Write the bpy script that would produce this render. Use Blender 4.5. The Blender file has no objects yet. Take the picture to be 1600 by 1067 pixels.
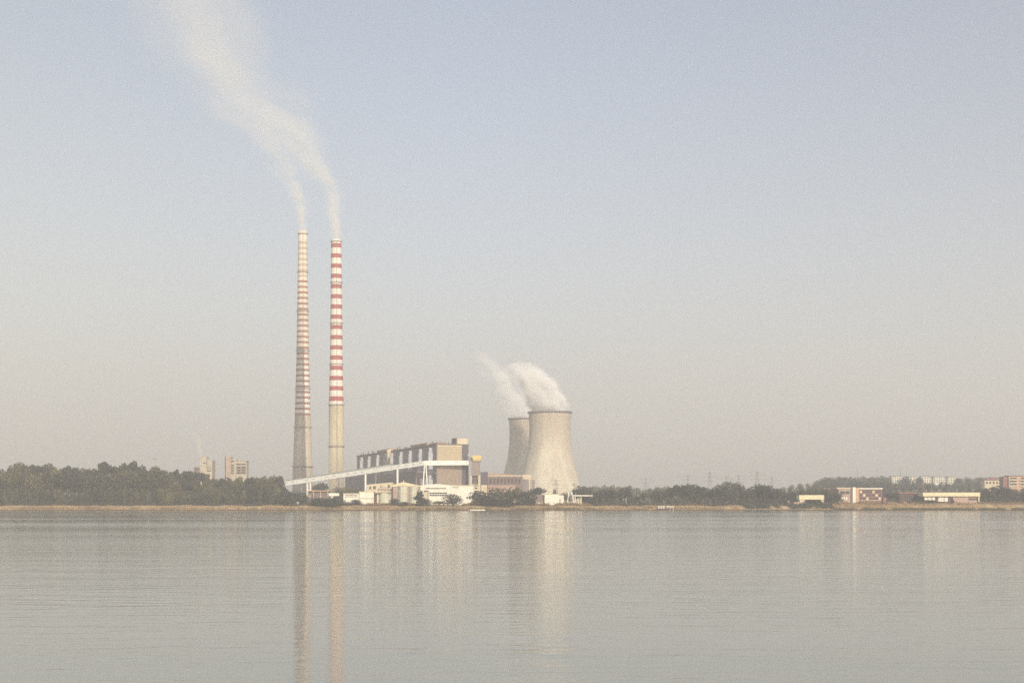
import bpy, math, random
import numpy as np
from mathutils import Vector

random.seed(7)
RNG = np.random.default_rng(7)
SC = bpy.context.scene
COL = SC.collection
R = math.radians

# ------------------------------------------------------------------ camera
FPX = 2222.2                       # focal length in photo pixels (1600 wide)
HOR = 787.0                        # horizon row in the photo
CAM_Z = 4.5
TH = 0.0                           # level camera; the frame is shifted up (no converging verticals in the photo)
cam_d = bpy.data.cameras.new("camera")
cam_d.lens = 50.0
cam_d.sensor_width = 36.0
cam_d.shift_y = (HOR - 533.5) / 1600.0
cam_d.clip_start = 0.5
cam_d.clip_end = 40000
cam = bpy.data.objects.new("camera", cam_d)
COL.objects.link(cam)
cam.location = (0, 0, CAM_Z)
cam.rotation_euler = (R(90) + TH, 0, 0)
SC.camera = cam

# ------------------------------------------------------------------ light
SUN_AZ = 19.9                      # degrees to the right of straight behind the camera
SUN_EL = 26.2
sun_dir = Vector((math.sin(R(SUN_AZ)) * math.cos(R(SUN_EL)),
                  -math.cos(R(SUN_AZ)) * math.cos(R(SUN_EL)), math.sin(R(SUN_EL))))
sun_d = bpy.data.lights.new("sun", 'SUN')
sun_d.energy = 4.9
sun_d.angle = R(0.5)
sun_d.color = (1.0, 0.89, 0.72)
sun = bpy.data.objects.new("sun", sun_d)
COL.objects.link(sun)
sun.rotation_euler = sun_dir.to_track_quat('Z', 'Y').to_euler()
sun.location = (300, -300, 900)

world = bpy.data.worlds.new("World")
SC.world = world
world.use_nodes = True
wn, wl = world.node_tree.nodes, world.node_tree.links
wn.clear()
w_out = wn.new('ShaderNodeOutputWorld')
w_bg = wn.new('ShaderNodeBackground')
w_sky = wn.new('ShaderNodeTexSky')
w_sky.sky_type = 'NISHITA'
w_sky.sun_disc = False
w_sky.sun_elevation = R(SUN_EL)
w_sky.sun_rotation = R(180 - SUN_AZ)
w_sky.air_density = 1.0
w_sky.dust_density = 2.0
w_sky.ozone_density = 1.0
w_hs = wn.new('ShaderNodeHueSaturation')
w_hs.inputs['Saturation'].default_value = 0.85
w_bg.inputs['Strength'].default_value = 0.148
wl.new(w_sky.outputs[0], w_hs.inputs['Color'])
# sky tint: slightly violet, warmer and paler towards the left side
w_tc = wn.new('ShaderNodeTexCoord')
w_sx = wn.new('ShaderNodeSeparateXYZ')
wl.new(w_tc.outputs['Generated'], w_sx.inputs[0])
w_cr = wn.new('ShaderNodeValToRGB')
w_mr = wn.new('ShaderNodeMapRange')
w_mr.inputs['From Min'].default_value = -0.42
w_mr.inputs['From Max'].default_value = 0.42
wl.new(w_sx.outputs['X'], w_mr.inputs['Value'])
wl.new(w_mr.outputs[0], w_cr.inputs[0])
w_e = w_cr.color_ramp.elements
w_e[0].position, w_e[0].color = 0.0, (1.03, 0.95, 0.86, 1)
w_e[1].position, w_e[1].color = 1.0, (0.90, 0.865, 0.875, 1)
w_k = w_e.new(0.45); w_k.color = (0.99, 0.96, 0.97, 1)
w_mx = wn.new('ShaderNodeMix'); w_mx.data_type = 'RGBA'; w_mx.blend_type = 'MULTIPLY'
w_mx.inputs['Factor'].default_value = 1.0
wl.new(w_hs.outputs[0], w_mx.inputs['A'])
wl.new(w_cr.outputs[0], w_mx.inputs['B'])
wl.new(w_mx.outputs['Result'], w_bg.inputs['Color'])
wl.new(w_bg.outputs[0], w_out.inputs['Surface'])

SC.view_settings.view_transform = 'Standard'
SC.view_settings.look = 'None'
SC.view_settings.gamma = 1.0
SC.view_settings.exposure = 0.01
SC.render.engine = 'CYCLES'
SC.cycles.use_denoising = False
SC.cycles.max_bounces = 8
SC.cycles.diffuse_bounces = 2
SC.cycles.glossy_bounces = 3
SC.cycles.transparent_max_bounces = 12
SC.cycles.volume_bounces = 6
SC.cycles.volume_max_steps = 256

HAZE_DENSITY = 2.8e-4
HAZE_COLOR = (0.882, 0.886, 0.895)


# ------------------------------------------------------------------ projection helpers
def _c(py):
    return 1.0, (HOR - py) / FPX


def X(px, Y, py=775.0):
    c, s = _c(py)
    return (px - 800.0) / FPX * Y / c


def Z(py, Y):
    c, s = _c(py)
    return CAM_Z + s / c * Y


def P(px, py, Y):
    return Vector((X(px, Y, py), Y, Z(py, Y)))


def sstep(a, b, t):
    t = min(1.0, max(0.0, (t - a) / (b - a)))
    return t * t * (3 - 2 * t)


def shore(x):
    return 1000 + 1.6 * math.sin(x * 0.031) + 1.1 * math.sin(x * 0.083 + 1) + 0.5 * math.sin(x * 0.31) - 2.5 * sstep(180, 260, x)


def gz(x, y):
    t = y - shore(x)
    if t < 0:
        return max(-2.0, t * 0.25)
    z = 0.5 * sstep(0, 0.8, t) + 2.5 * sstep(0, 11, t) + 0.7 * sstep(11, 40, t)
    z += 0.25 * math.sin(x * 0.21) * sstep(1, 6, t) * sstep(40, 14, t)
    z += 6.0 * sstep(1030, 1110, y) * sstep(-155, -215, x)
    z += 1.25 * sstep(214, 240, x) * sstep(3, 13, t)
    z += 15.0 * sstep(150, 400, x) * sstep(1120, 1680, y)
    return z


# ------------------------------------------------------------------ mesh builder
class MB:
    def __init__(self):
        self.v, self.f, self.m = [], [], []

    def add(self, verts, faces, m=0):
        o = len(self.v)
        self.v.extend([tuple(p) for p in verts])
        for f in faces:
            self.f.append(tuple(i + o for i in f))
            self.m.append(m)
        return self

    def hexa(self, o, ax, ay, x0, x1, y0, y1, z0, z1, m=0, ztop=None):
        """box in a frame with origin o and horizontal axes ax, ay; ztop = top heights of the 4 corners"""
        pts = []
        for zz in (z0, z1):
            for k, (a, b) in enumerate(((x0, y0), (x1, y0), (x1, y1), (x0, y1))):
                z = zz if (zz == z0 or ztop is None) else ztop[k]
                pts.append((o[0] + ax[0] * a + ay[0] * b, o[1] + ax[1] * a + ay[1] * b, z))
        return self.add(pts, [(3, 2, 1, 0), (4, 5, 6, 7), (0, 1, 5, 4), (1, 2, 6, 5), (2, 3, 7, 6), (3, 0, 4, 7)], m)

    def box(self, x0, x1, y0, y1, z0, z1, m=0):
        return self.hexa((0, 0), (1, 0), (0, 1), x0, x1, y0, y1, z0, z1, m)

    def px(self, x0, x1, yt, yb, Y, depth, m=0, dy=0.0):
        """box whose front face, at distance Y, covers the photo rows and columns given"""
        ym = yt if yb is None else 0.5 * (yt + yb)
        a, b = X(x0, Y, ym), X(x1, Y, ym)
        zb = gz(0.5 * (a + b), Y) - 0.6 if yb is None else Z(yb, Y)
        return self.box(a, b, Y + dy, Y + dy + depth, zb, Z(yt, Y), m)

    def tube(self, p0, p1, r0, r1=None, n=8, m=0, caps=True):
        r1 = r0 if r1 is None else r1
        p0, p1 = Vector(p0), Vector(p1)
        d = (p1 - p0).normalized()
        u = d.orthogonal().normalized()
        w = d.cross(u)
        vs = []
        for p, r in ((p0, r0), (p1, r1)):
            for k in range(n):
                a = 2 * math.pi * k / n
                vs.append(p + (u * math.cos(a) + w * math.sin(a)) * r)
        fs = [(k, (k + 1) % n, n + (k + 1) % n, n + k) for k in range(n)]
        if caps:
            fs += [tuple(reversed(range(n))), tuple(range(n, 2 * n))]
        return self.add(vs, fs, m)

    def beam(self, p0, p1, w, h, m=0):
        """box beam, upright sides, from p0 to p1 (centres)"""
        p0, p1 = Vector(p0), Vector(p1)
        d = (p1 - p0)
        s = Vector((d.y, -d.x, 0)).normalized() * (w / 2)
        up = Vector((0, 0, h / 2))
        vs = [p0 - s - up, p0 + s - up, p0 + s + up, p0 - s + up, p1 - s - up, p1 + s - up, p1 + s + up, p1 - s + up]
        return self.add(vs, [(0, 1, 2, 3), (7, 6, 5, 4), (0, 4, 5, 1), (1, 5, 6, 2), (2, 6, 7, 3), (3, 7, 4, 0)], m)

    def lathe(self, prof, c=(0, 0), n=48, mats=None, closed=False):
        """prof: list of (r, z); mats: material index of each band"""
        vs, o = [], len(self.v)
        for r, z in prof:
            for k in range(n):
                a = 2 * math.pi * k / n
                vs.append((c[0] + r * math.cos(a), c[1] + r * math.sin(a), z))
        self.v.extend(vs)
        for i in range(len(prof) - 1):
            for k in range(n):
                k2 = (k + 1) % n
                self.f.append((o + i * n + k, o + i * n + k2, o + (i + 1) * n + k2, o + (i + 1) * n + k))
                self.m.append(mats[i] if mats else 0)
        if closed:
            self.f.append(tuple(o + (len(prof) - 1) * n + k for k in range(n)))
            self.m.append(mats[-1] if mats else 0)
        return self

    def build(self, name, mats, origin=(0, 0, 0), parent=None, smooth=False):
        me = bpy.data.meshes.new(name)
        o = origin
        me.from_pydata([(p[0] - o[0], p[1] - o[1], p[2] - o[2]) for p in self.v], [], self.f)
        if not isinstance(mats, (list, tuple)):
            mats = [mats]
        for mt in mats:
            me.materials.append(mt)
        me.polygons.foreach_set('material_index', self.m)
        if smooth:
            me.polygons.foreach_set('use_smooth', [True] * len(me.polygons))
        me.update()
        ob = bpy.data.objects.new(name, me)
        COL.objects.link(ob)
        if parent is not None:
            ob.parent = parent
        else:
            ob.location = o
        return ob


def tag(o, label=None, cat=None, group=None, kind=None):
    if label: o['label'] = label
    if cat: o['category'] = cat
    if group: o['group'] = group
    if kind: o['kind'] = kind
    return o


class Thing:
    """an Empty at the thing's base that parents its parts"""
    def __init__(self, name, label, cat, loc, group=None):
        self.o = bpy.data.objects.new(name, None)
        self.o.empty_display_size = 0.5
        COL.objects.link(self.o)
        self.loc = Vector(loc)
        self.o.location = self.loc
        tag(self.o, label, cat, group)

    def part(self, name, mb, mats, parent=None, smooth=False, label=None):
        ob = mb.build(name, mats, origin=self.loc, parent=parent or self.o, smooth=smooth)
        if label: ob['label'] = label
        return ob


# ------------------------------------------------------------------ materials
MATS = {}


def mat(name, rgb, rough=0.8, var=0.12, scale=0.25, streak=0.0, dirt=None, dirt_amt=0.0, metallic=0.0, dirt_scale=(0.05, 0.05, 0.012), ribs=0.0, ribs_amt=0.12):
    """weathered surface: base colour with large and small mottling, vertical streaks of another colour, optional sheet ribs"""
    if name in MATS: return MATS[name]
    m = bpy.data.materials.new(name)
    m.use_nodes = True
    nt = m.node_tree
    N, L = nt.nodes, nt.links
    b = N['Principled BSDF']
    b.inputs['Roughness'].default_value = rough
    b.inputs['Metallic'].default_value = metallic
    b.inputs['Specular IOR Level'].default_value = 0.25
    tc = N.new('ShaderNodeTexCoord')
    n1 = N.new('ShaderNodeTexNoise')
    n1.inputs['Scale'].default_value = scale
    n1.inputs['Detail'].default_value = 5
    L.new(tc.outputs['Object'], n1.inputs['Vector'])
    mr = N.new('ShaderNodeMapRange')
    mr.inputs['From Min'].default_value = 0.3
    mr.inputs['From Max'].default_value = 0.7
    mr.inputs['To Min'].default_value = 1 - var
    mr.inputs['To Max'].default_value = 1 + var
    L.new(n1.outputs['Fac'], mr.inputs['Value'])
    mul = N.new('ShaderNodeVectorMath')
    mul.operation = 'SCALE'
    mul.inputs[0].default_value = rgb
    L.new(mr.outputs[0], mul.inputs['Scale'])
    last = mul.outputs['Vector']
    if dirt is not None:
        mp = N.new('ShaderNodeMapping')
        mp.inputs['Scale'].default_value = dirt_scale
        L.new(tc.outputs['Object'], mp.inputs['Vector'])
        n2 = N.new('ShaderNodeTexNoise')
        n2.inputs['Scale'].default_value = 1.0
        n2.inputs['Detail'].default_value = 6
        n2.inputs['Roughness'].default_value = 0.6
        L.new(mp.outputs[0], n2.inputs['Vector'])
        m2 = N.new('ShaderNodeMapRange')
        m2.inputs['From Min'].default_value = 0.42
        m2.inputs['From Max'].default_value = 0.68
        m2.inputs['To Max'].default_value = dirt_amt
        L.new(n2.outputs['Fac'], m2.inputs['Value'])
        mx = N.new('ShaderNodeMix')
        mx.data_type = 'RGBA'
        L.new(m2.outputs[0], mx.inputs['Factor'])
        L.new(last, mx.inputs['A'])
        mx.inputs['B'].default_value = (*dirt, 1)
        last = mx.outputs['Result']
    if ribs:
        wv = N.new('ShaderNodeTexWave')
        wv.wave_type = 'BANDS'
        wv.bands_direction = 'X'
        wv.inputs['Scale'].default_value = ribs
        L.new(tc.outputs['Object'], wv.inputs['Vector'])
        m3 = N.new('ShaderNodeMapRange')
        m3.inputs['To Min'].default_value = 1 - ribs_amt
        L.new(wv.outputs['Fac'], m3.inputs['Value'])
        s3 = N.new('ShaderNodeVectorMath')
        s3.operation = 'SCALE'
        L.new(last, s3.inputs[0])
        L.new(m3.outputs[0], s3.inputs['Scale'])
        last = s3.outputs['Vector']
    L.new(last, b.inputs['Base Color'])
    MATS[name] = m
    return m


M_white_band = mat('white_band_paint', (0.78, 0.74, 0.66), 0.7, 0.06, 0.2, dirt=(0.55, 0.48, 0.40), dirt_amt=0.35)
M_red_band = mat('red_band_paint', (0.40, 0.085, 0.065), 0.7, 0.10, 0.2, dirt=(0.34, 0.15, 0.12), dirt_amt=0.4)
M_faded_white = mat('faded_white_band', (0.76, 0.69, 0.57), 0.8, 0.06, 0.2, dirt=(0.52, 0.44, 0.36), dirt_amt=0.4)
M_faded_red = mat('faded_red_band', (0.36, 0.165, 0.115), 0.8, 0.10, 0.2, dirt=(0.30, 0.16, 0.12), dirt_amt=0.5)
M_pale_red = mat('bleached_red_band', (0.54, 0.41, 0.29), 0.8, 0.10, 0.2, dirt=(0.55, 0.42, 0.33), dirt_amt=0.5)
M_conc_brown = mat('brown_stained_concrete', (0.57, 0.50, 0.38), 0.9, 0.08, 0.15, dirt=(0.33, 0.26, 0.21), dirt_amt=0.5, dirt_scale=(0.22, 0.22, 0.008))
M_conc_ochre = mat('ochre_concrete', (0.54, 0.475, 0.33), 0.9, 0.08, 0.15, dirt=(0.42, 0.35, 0.25), dirt_amt=0.5, dirt_scale=(0.2, 0.2, 0.02))
M_tower = mat('cooling_tower_concrete', (0.70, 0.645, 0.50), 0.92, 0.05, 0.05, dirt=(0.40, 0.31, 0.24), dirt_amt=0.65, dirt_scale=(0.06, 0.06, 0.010))
def stain_below_rim(m, z0, z1, colour, amt):
    # dark run-off streaks and lift joints in the concrete under the rim
    N, L = m.node_tree.nodes, m.node_tree.links
    b = N['Principled BSDF']
    src = b.inputs['Base Color'].links[0].from_socket
    tc = N.new('ShaderNodeTexCoord')
    sp = N.new('ShaderNodeSeparateXYZ'); L.new(tc.outputs['Object'], sp.inputs[0])
    zr = N.new('ShaderNodeMapRange'); zr.inputs['From Min'].default_value = z0; zr.inputs['From Max'].default_value = z1
    L.new(sp.outputs['Z'], zr.inputs['Value'])
    mp = N.new('ShaderNodeMapping'); mp.inputs['Scale'].default_value = (0.16, 0.16, 0.006)
    L.new(tc.outputs['Object'], mp.inputs['Vector'])
    nz = N.new('ShaderNodeTexNoise'); nz.inputs['Scale'].default_value = 1.0; nz.inputs['Detail'].default_value = 5
    L.new(mp.outputs[0], nz.inputs['Vector'])
    sm_ = N.new('ShaderNodeMath'); sm_.operation = 'MULTIPLY_ADD'; sm_.inputs[1].default_value = 1.0
    L.new(zr.outputs[0], sm_.inputs[0]); L.new(nz.outputs['Fac'], sm_.inputs[2])
    rg = N.new('ShaderNodeMapRange'); rg.inputs['From Min'].default_value = 0.75; rg.inputs['From Max'].default_value = 1.25; rg.inputs['To Max'].default_value = amt
    L.new(sm_.outputs[0], rg.inputs['Value'])
    mx = N.new('ShaderNodeMix'); mx.data_type = 'RGBA'; mx.inputs['B'].default_value = (*colour, 1)
    L.new(rg.outputs[0], mx.inputs['Factor']); L.new(src, mx.inputs['A'])
    wv = N.new('ShaderNodeTexWave'); wv.wave_type = 'BANDS'; wv.bands_direction = 'Z'; wv.inputs['Scale'].default_value = 0.09; wv.inputs['Distortion'].default_value = 0.3
    L.new(tc.outputs['Object'], wv.inputs['Vector'])
    wr_ = N.new('ShaderNodeMapRange'); wr_.inputs['From Max'].default_value = 0.25; wr_.inputs['To Min'].default_value = 0.90
    L.new(wv.outputs['Fac'], wr_.inputs['Value'])
    sc = N.new('ShaderNodeVectorMath'); sc.operation = 'SCALE'
    L.new(mx.outputs['Result'], sc.inputs[0]); L.new(wr_.outputs[0], sc.inputs['Scale'])
    L.new(sc.outputs['Vector'], b.inputs['Base Color'])


stain_below_rim(M_tower, 45, 125, (0.42, 0.33, 0.26), 0.55)
M_dark_steel = mat('dark_steel', (0.145, 0.12, 0.12), 0.6, 0.15, 0.5)
M_grey_steel = mat('grey_steel', (0.22, 0.22, 0.23), 0.6, 0.12, 0.5)
M_white_steel = mat('white_painted_steel', (0.86, 0.86, 0.81), 0.5, 0.03, 0.3, dirt=(0.7, 0.68, 0.6), dirt_amt=0.25, dirt_scale=(0.3, 0.3, 0.05))
M_greygreen_steel = mat('grey_green_sheet', (0.40, 0.44, 0.40), 0.6, 0.08, 0.3)
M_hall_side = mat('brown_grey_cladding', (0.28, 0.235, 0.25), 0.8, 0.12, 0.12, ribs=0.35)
M_hall_end = mat('cream_sheet_cladding', (0.50, 0.41, 0.27), 0.75, 0.05, 0.1, ribs=0.9, ribs_amt=0.10)
M_hall_end_low = mat('pinkish_sheet_cladding', (0.34, 0.265, 0.205), 0.75, 0.06, 0.1, ribs=0.9, ribs_amt=0.10)
M_glaze_dark = mat('dark_glazing', (0.11, 0.09, 0.115), 0.3, 0.2, 0.3)
M_duct = mat('pale_grey_duct', (0.50, 0.51, 0.53), 0.6, 0.10, 0.2)
M_roofbox = mat('rust_pink_sheet', (0.42, 0.28, 0.21), 0.8, 0.14, 0.3)
M_cream = mat('cream_render', (0.66, 0.57, 0.40), 0.85, 0.07, 0.2, dirt=(0.45, 0.38, 0.28), dirt_amt=0.35, dirt_scale=(0.2, 0.2, 0.05))
M_yellow = mat('yellow_sheet', (0.72, 0.55, 0.20), 0.6, 0.05, 0.3)
M_paleyellow = mat('pale_yellow_fascia', (0.76, 0.68, 0.45), 0.6, 0.05, 0.3, dirt=(0.5, 0.42, 0.25), dirt_amt=0.3, dirt_scale=(0.4, 0.4, 0.1))
M_white = mat('white_render', (0.80, 0.77, 0.66), 0.8, 0.05, 0.2, dirt=(0.58, 0.53, 0.42), dirt_amt=0.35, dirt_scale=(0.3, 0.3, 0.06))
M_tank = mat('pale_green_tank_paint', (0.60, 0.60, 0.48), 0.6, 0.06, 0.2, dirt=(0.42, 0.38, 0.28), dirt_amt=0.5, dirt_scale=(0.5, 0.5, 0.05))
M_pink = mat('pink_render', (0.44, 0.31, 0.25), 0.85, 0.09, 0.3)
M_orange = mat('orange_render', (0.56, 0.36, 0.24), 0.85, 0.07, 0.3)
M_brick = mat('red_brown_brick', (0.27, 0.135, 0.12), 0.9, 0.12, 0.6)
M_brown = mat('dark_brown_cladding', (0.10, 0.065, 0.06), 0.8, 0.15, 0.4)
M_grey_wall = mat('grey_brown_wall', (0.22, 0.17, 0.155), 0.85, 0.10, 0.3, ribs=0.5)
M_window = mat('window_glass', (0.05, 0.05, 0.065), 0.15, 0.2, 0.6)
M_wood = mat('weathered_wood', (0.075, 0.055, 0.045), 0.9, 0.25, 2.0)
M_bark = mat('bark', (0.085, 0.06, 0.045), 0.95, 0.25, 3.0)
M_boat_dark = mat('dark_hull_paint', (0.10, 0.05, 0.055), 0.5, 0.15, 1.0)
M_bird = mat('grey_feathers', (0.05, 0.045, 0.045), 0.9, 0.2, 5.0)
M_far_cream = mat('grey_cream_concrete', (0.52, 0.46, 0.36), 0.9, 0.08, 0.2, dirt=(0.36, 0.30, 0.24), dirt_amt=0.5, dirt_scale=(0.2, 0.2, 0.05))
M_far_slab = mat('pinkish_concrete', (0.45, 0.34, 0.265), 0.9, 0.08, 0.2)
M_pylon = mat('galvanised_lattice', (0.20, 0.19, 0.20), 0.6, 0.1, 0.5)


def leaf_mat(name, a, b, c):
    m = bpy.data.materials.new(name)
    m.use_nodes = True
    N, L = m.node_tree.nodes, m.node_tree.links
    bs = N['Principled BSDF']
    bs.inputs['Roughness'].default_value = 0.7
    bs.inputs['Specular IOR Level'].default_value = 0.2
    g = N.new('ShaderNodeNewGeometry')
    oi = N.new('ShaderNodeObjectInfo')
    add = N.new('ShaderNodeMath'); add.operation = 'MULTIPLY_ADD'
    add.inputs[1].default_value = 0.55
    m2 = N.new('ShaderNodeMath'); m2.operation = 'MULTIPLY'; m2.inputs[1].default_value = 0.45
    L.new(oi.outputs['Random'], m2.inputs[0])
    L.new(g.outputs['Random Per Island'], add.inputs[0])
    L.new(m2.outputs[0], add.inputs[2])
    cr = N.new('ShaderNodeValToRGB')
    e = cr.color_ramp.elements
    e[0].position, e[0].color = 0.1, (*a, 1)
    e[1].position, e[1].color = 0.9, (*c, 1)
    k = e.new(0.5); k.color = (*b, 1)
    L.new(add.outputs[0], cr.inputs[0])
    L.new(cr.outputs[0], bs.inputs['Base Color'])
    return m


M_leaf_mid = leaf_mat('leaves_mid', (0.046, 0.046, 0.034), (0.080, 0.077, 0.048), (0.140, 0.126, 0.074))
M_leaf_dark = leaf_mat('leaves_dark', (0.030, 0.033, 0.032), (0.052, 0.055, 0.047), (0.090, 0.090, 0.062))
M_leaf_olive = leaf_mat('leaves_olive', (0.065, 0.060, 0.030), (0.12, 0.108, 0.05), (0.20, 0.17, 0.08))
M_straw = leaf_mat('straw_grass', (0.16, 0.10, 0.055), (0.34, 0.235, 0.125), (0.52, 0.39, 0.22))
M_scrub = leaf_mat('dry_scrub', (0.10, 0.055, 0.035), (0.19, 0.115, 0.06), (0.30, 0.20, 0.10))

# ------------------------------------------------------------------ ground
gm = bpy.data.materials.new('shore_soil')
gm.use_nodes = True
N, L = gm.node_tree.nodes, gm.node_tree.links
bs = N['Principled BSDF']
bs.inputs['Roughness'].default_value = 0.95
bs.inputs['Specular IOR Level'].default_value = 0.1
geo = N.new('ShaderNodeNewGeometry')
mp = N.new('ShaderNodeMapping')
mp.inputs['Scale'].default_value = (0.05, 0.5, 2.2)
L.new(geo.outputs['Position'], mp.inputs['Vector'])
n1 = N.new('ShaderNodeTexNoise'); n1.inputs['Scale'].default_value = 1.0; n1.inputs['Detail'].default_value = 6
L.new(mp.outputs[0], n1.inputs['Vector'])
cr = N.new('ShaderNodeValToRGB')
e = cr.color_ramp.elements
e[0].position, e[0].color = 0.30, (0.15, 0.09, 0.055, 1)
e[1].position, e[1].color = 0.68, (0.52, 0.40, 0.24, 1)
k = e.new(0.45); k.color = (0.36, 0.245, 0.13, 1)
nb_ = N.new('ShaderNodeTexNoise'); nb_.inputs['Scale'].default_value = 0.022; nb_.inputs['Detail'].default_value = 4
L.new(geo.outputs['Position'], nb_.inputs['Vector'])
ma_ = N.new('ShaderNodeMath'); ma_.operation = 'MULTIPLY_ADD'; ma_.inputs[1].default_value = 0.9; ma_.inputs[2].default_value = -0.45
L.new(nb_.outputs['Fac'], ma_.inputs[0])
mb_ = N.new('ShaderNodeMath'); mb_.operation = 'ADD'
L.new(n1.outputs['Fac'], mb_.inputs[0]); L.new(ma_.outputs[0], mb_.inputs[1])
L.new(mb_.outputs[0], cr.inputs[0])
n2 = N.new('ShaderNodeTexNoise'); n2.inputs['Scale'].default_value = 0.03; n2.inputs['Detail'].default_value = 7
L.new(geo.outputs['Position'], n2.inputs['Vector'])
cr2 = N.new('ShaderNodeValToRGB')
e = cr2.color_ramp.elements
e[0].position, e[0].color = 0.35, (0.06, 0.065, 0.03, 1)
e[1].position, e[1].color = 0.65, (0.17, 0.125, 0.06, 1)
L.new(n2.outputs['Fac'], cr2.inputs[0])
sx = N.new('ShaderNodeSeparateXYZ')
L.new(geo.outputs['Position'], sx.inputs[0])
mr = N.new('ShaderNodeMapRange')
mr.inputs['From Min'].default_value = 1012; mr.inputs['From Max'].default_value = 1022
L.new(sx.outputs['Y'], mr.inputs['Value'])
mx = N.new('ShaderNodeMix'); mx.data_type = 'RGBA'
L.new(mr.outputs[0], mx.inputs['Factor'])
L.new(cr.outputs[0], mx.inputs['A']); L.new(cr2.outputs[0], mx.inputs['B'])
wz = N.new('ShaderNodeMapRange')
wz.inputs['From Min'].default_value = 0.35; wz.inputs['From Max'].default_value = 0.75
L.new(sx.outputs['Z'], wz.inputs['Value'])
wmx = N.new('ShaderNodeMix'); wmx.data_type = 'RGBA'
L.new(wz.outputs[0], wmx.inputs['Factor'])
wmx.inputs['A'].default_value = (0.085, 0.055, 0.04, 1)
L.new(mx.outputs['Result'], wmx.inputs['B'])
L.new(wmx.outputs['Result'], bs.inputs['Base Color'])

xs = sorted(set([-9000, -6000, -4000, -2500, -1500, -900] + list(range(-640, 641, 5)) + [900, 1500, 2500, 4000, 6000, 9000]))
ys = [986, 990, 994] + [996 + 0.8 * i for i in range(28)] + list(range(1019, 1060, 4)) + list(range(1060, 1300, 12)) + list(range(1300, 1800, 40)) + [1900, 2100, 2600, 3500, 5000, 7000, 10000]
mb = MB()
nx = len(xs)
mb.v = [(x, y, gz(x, y)) for y in ys for x in xs]
for j in range(len(ys) - 1):
    for i in range(nx - 1):
        mb.f.append((j * nx + i, j * nx + i + 1, (j + 1) * nx + i + 1, (j + 1) * nx + i)); mb.m.append(0)
tag(mb.build('ground', gm, smooth=True), kind='structure')

# ------------------------------------------------------------------ water
wm = bpy.data.materials.new('lake_water')
wm.use_nodes = True
N, L = wm.node_tree.nodes, wm.node_tree.links
bs = N['Principled BSDF']
bs.inputs['Base Color'].default_value = (0.205, 0.218, 0.188, 1)
bs.inputs['Roughness'].default_value = 0.07
bs.inputs['IOR'].default_value = 1.333
geo = N.new('ShaderNodeNewGeometry')


def wave(scale_xy, strength, dist, detail, prev=None, rot=0.0):
    mp = N.new('ShaderNodeMapping')
    mp.inputs['Scale'].default_value = (*scale_xy, 1)
    mp.inputs['Rotation'].default_value = (0, 0, rot)
    L.new(geo.outputs['Position'], mp.inputs['Vector'])
    n = N.new('ShaderNodeTexNoise')
    n.inputs['Scale'].default_value = 1.0
    n.inputs['Detail'].default_value = detail
    n.inputs['Roughness'].default_value = 0.5
    L.new(mp.outputs[0], n.inputs['Vector'])
    bp = N.new('ShaderNodeBump')
    bp.inputs['Strength'].default_value = strength
    bp.inputs['Distance'].default_value = dist
    L.new(n.outputs['Fac'], bp.inputs['Height'])
    if prev is not None:
        L.new(prev.outputs['Normal'], bp.inputs['Normal'])
    return bp


b1 = wave((0.025, 0.22), 1.0, 0.035, 1, None, 0.02)
b2 = wave((0.24, 1.05), 1.0, 0.050, 4, b1, -0.03)
# wind patches: long streaks of rougher and calmer water
mp = N.new('ShaderNodeMapping'); mp.inputs['Scale'].default_value = (0.004, 0.022, 1)
L.new(geo.outputs['Position'], mp.inputs['Vector'])
wn_ = N.new('ShaderNodeTexNoise'); wn_.inputs['Scale'].default_value = 1.0; wn_.inputs['Detail'].default_value = 5
L.new(mp.outputs[0], wn_.inputs['Vector'])
wr = N.new('ShaderNodeMapRange')
wr.inputs['From Min'].default_value = 0.35; wr.inputs['From Max'].default_value = 0.65
wr.inputs['To Min'].default_value = 0.055; wr.inputs['To Max'].default_value = 0.115
L.new(wn_.outputs['Fac'], wr.inputs['Value'])
L.new(wr.outputs[0], bs.inputs['Roughness'])
ws = N.new('ShaderNodeMapRange')
ws.inputs['From Min'].default_value = 0.35; ws.inputs['From Max'].default_value = 0.65
ws.inputs['To Min'].default_value = 0.55; ws.inputs['To Max'].default_value = 1.0
L.new(wn_.outputs['Fac'], ws.inputs['Value'])
L.new(ws.outputs[0], b2.inputs['Strength'])
L.new(b2.outputs['Normal'], bs.inputs['Normal'])
mb = MB()
mb.add([(-9000, -150, 0), (9000, -150, 0), (9000, 1060, 0), (-9000, 1060, 0)], [(0, 1, 2, 3)])
tag(mb.build('water', wm), kind='structure')


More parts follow.
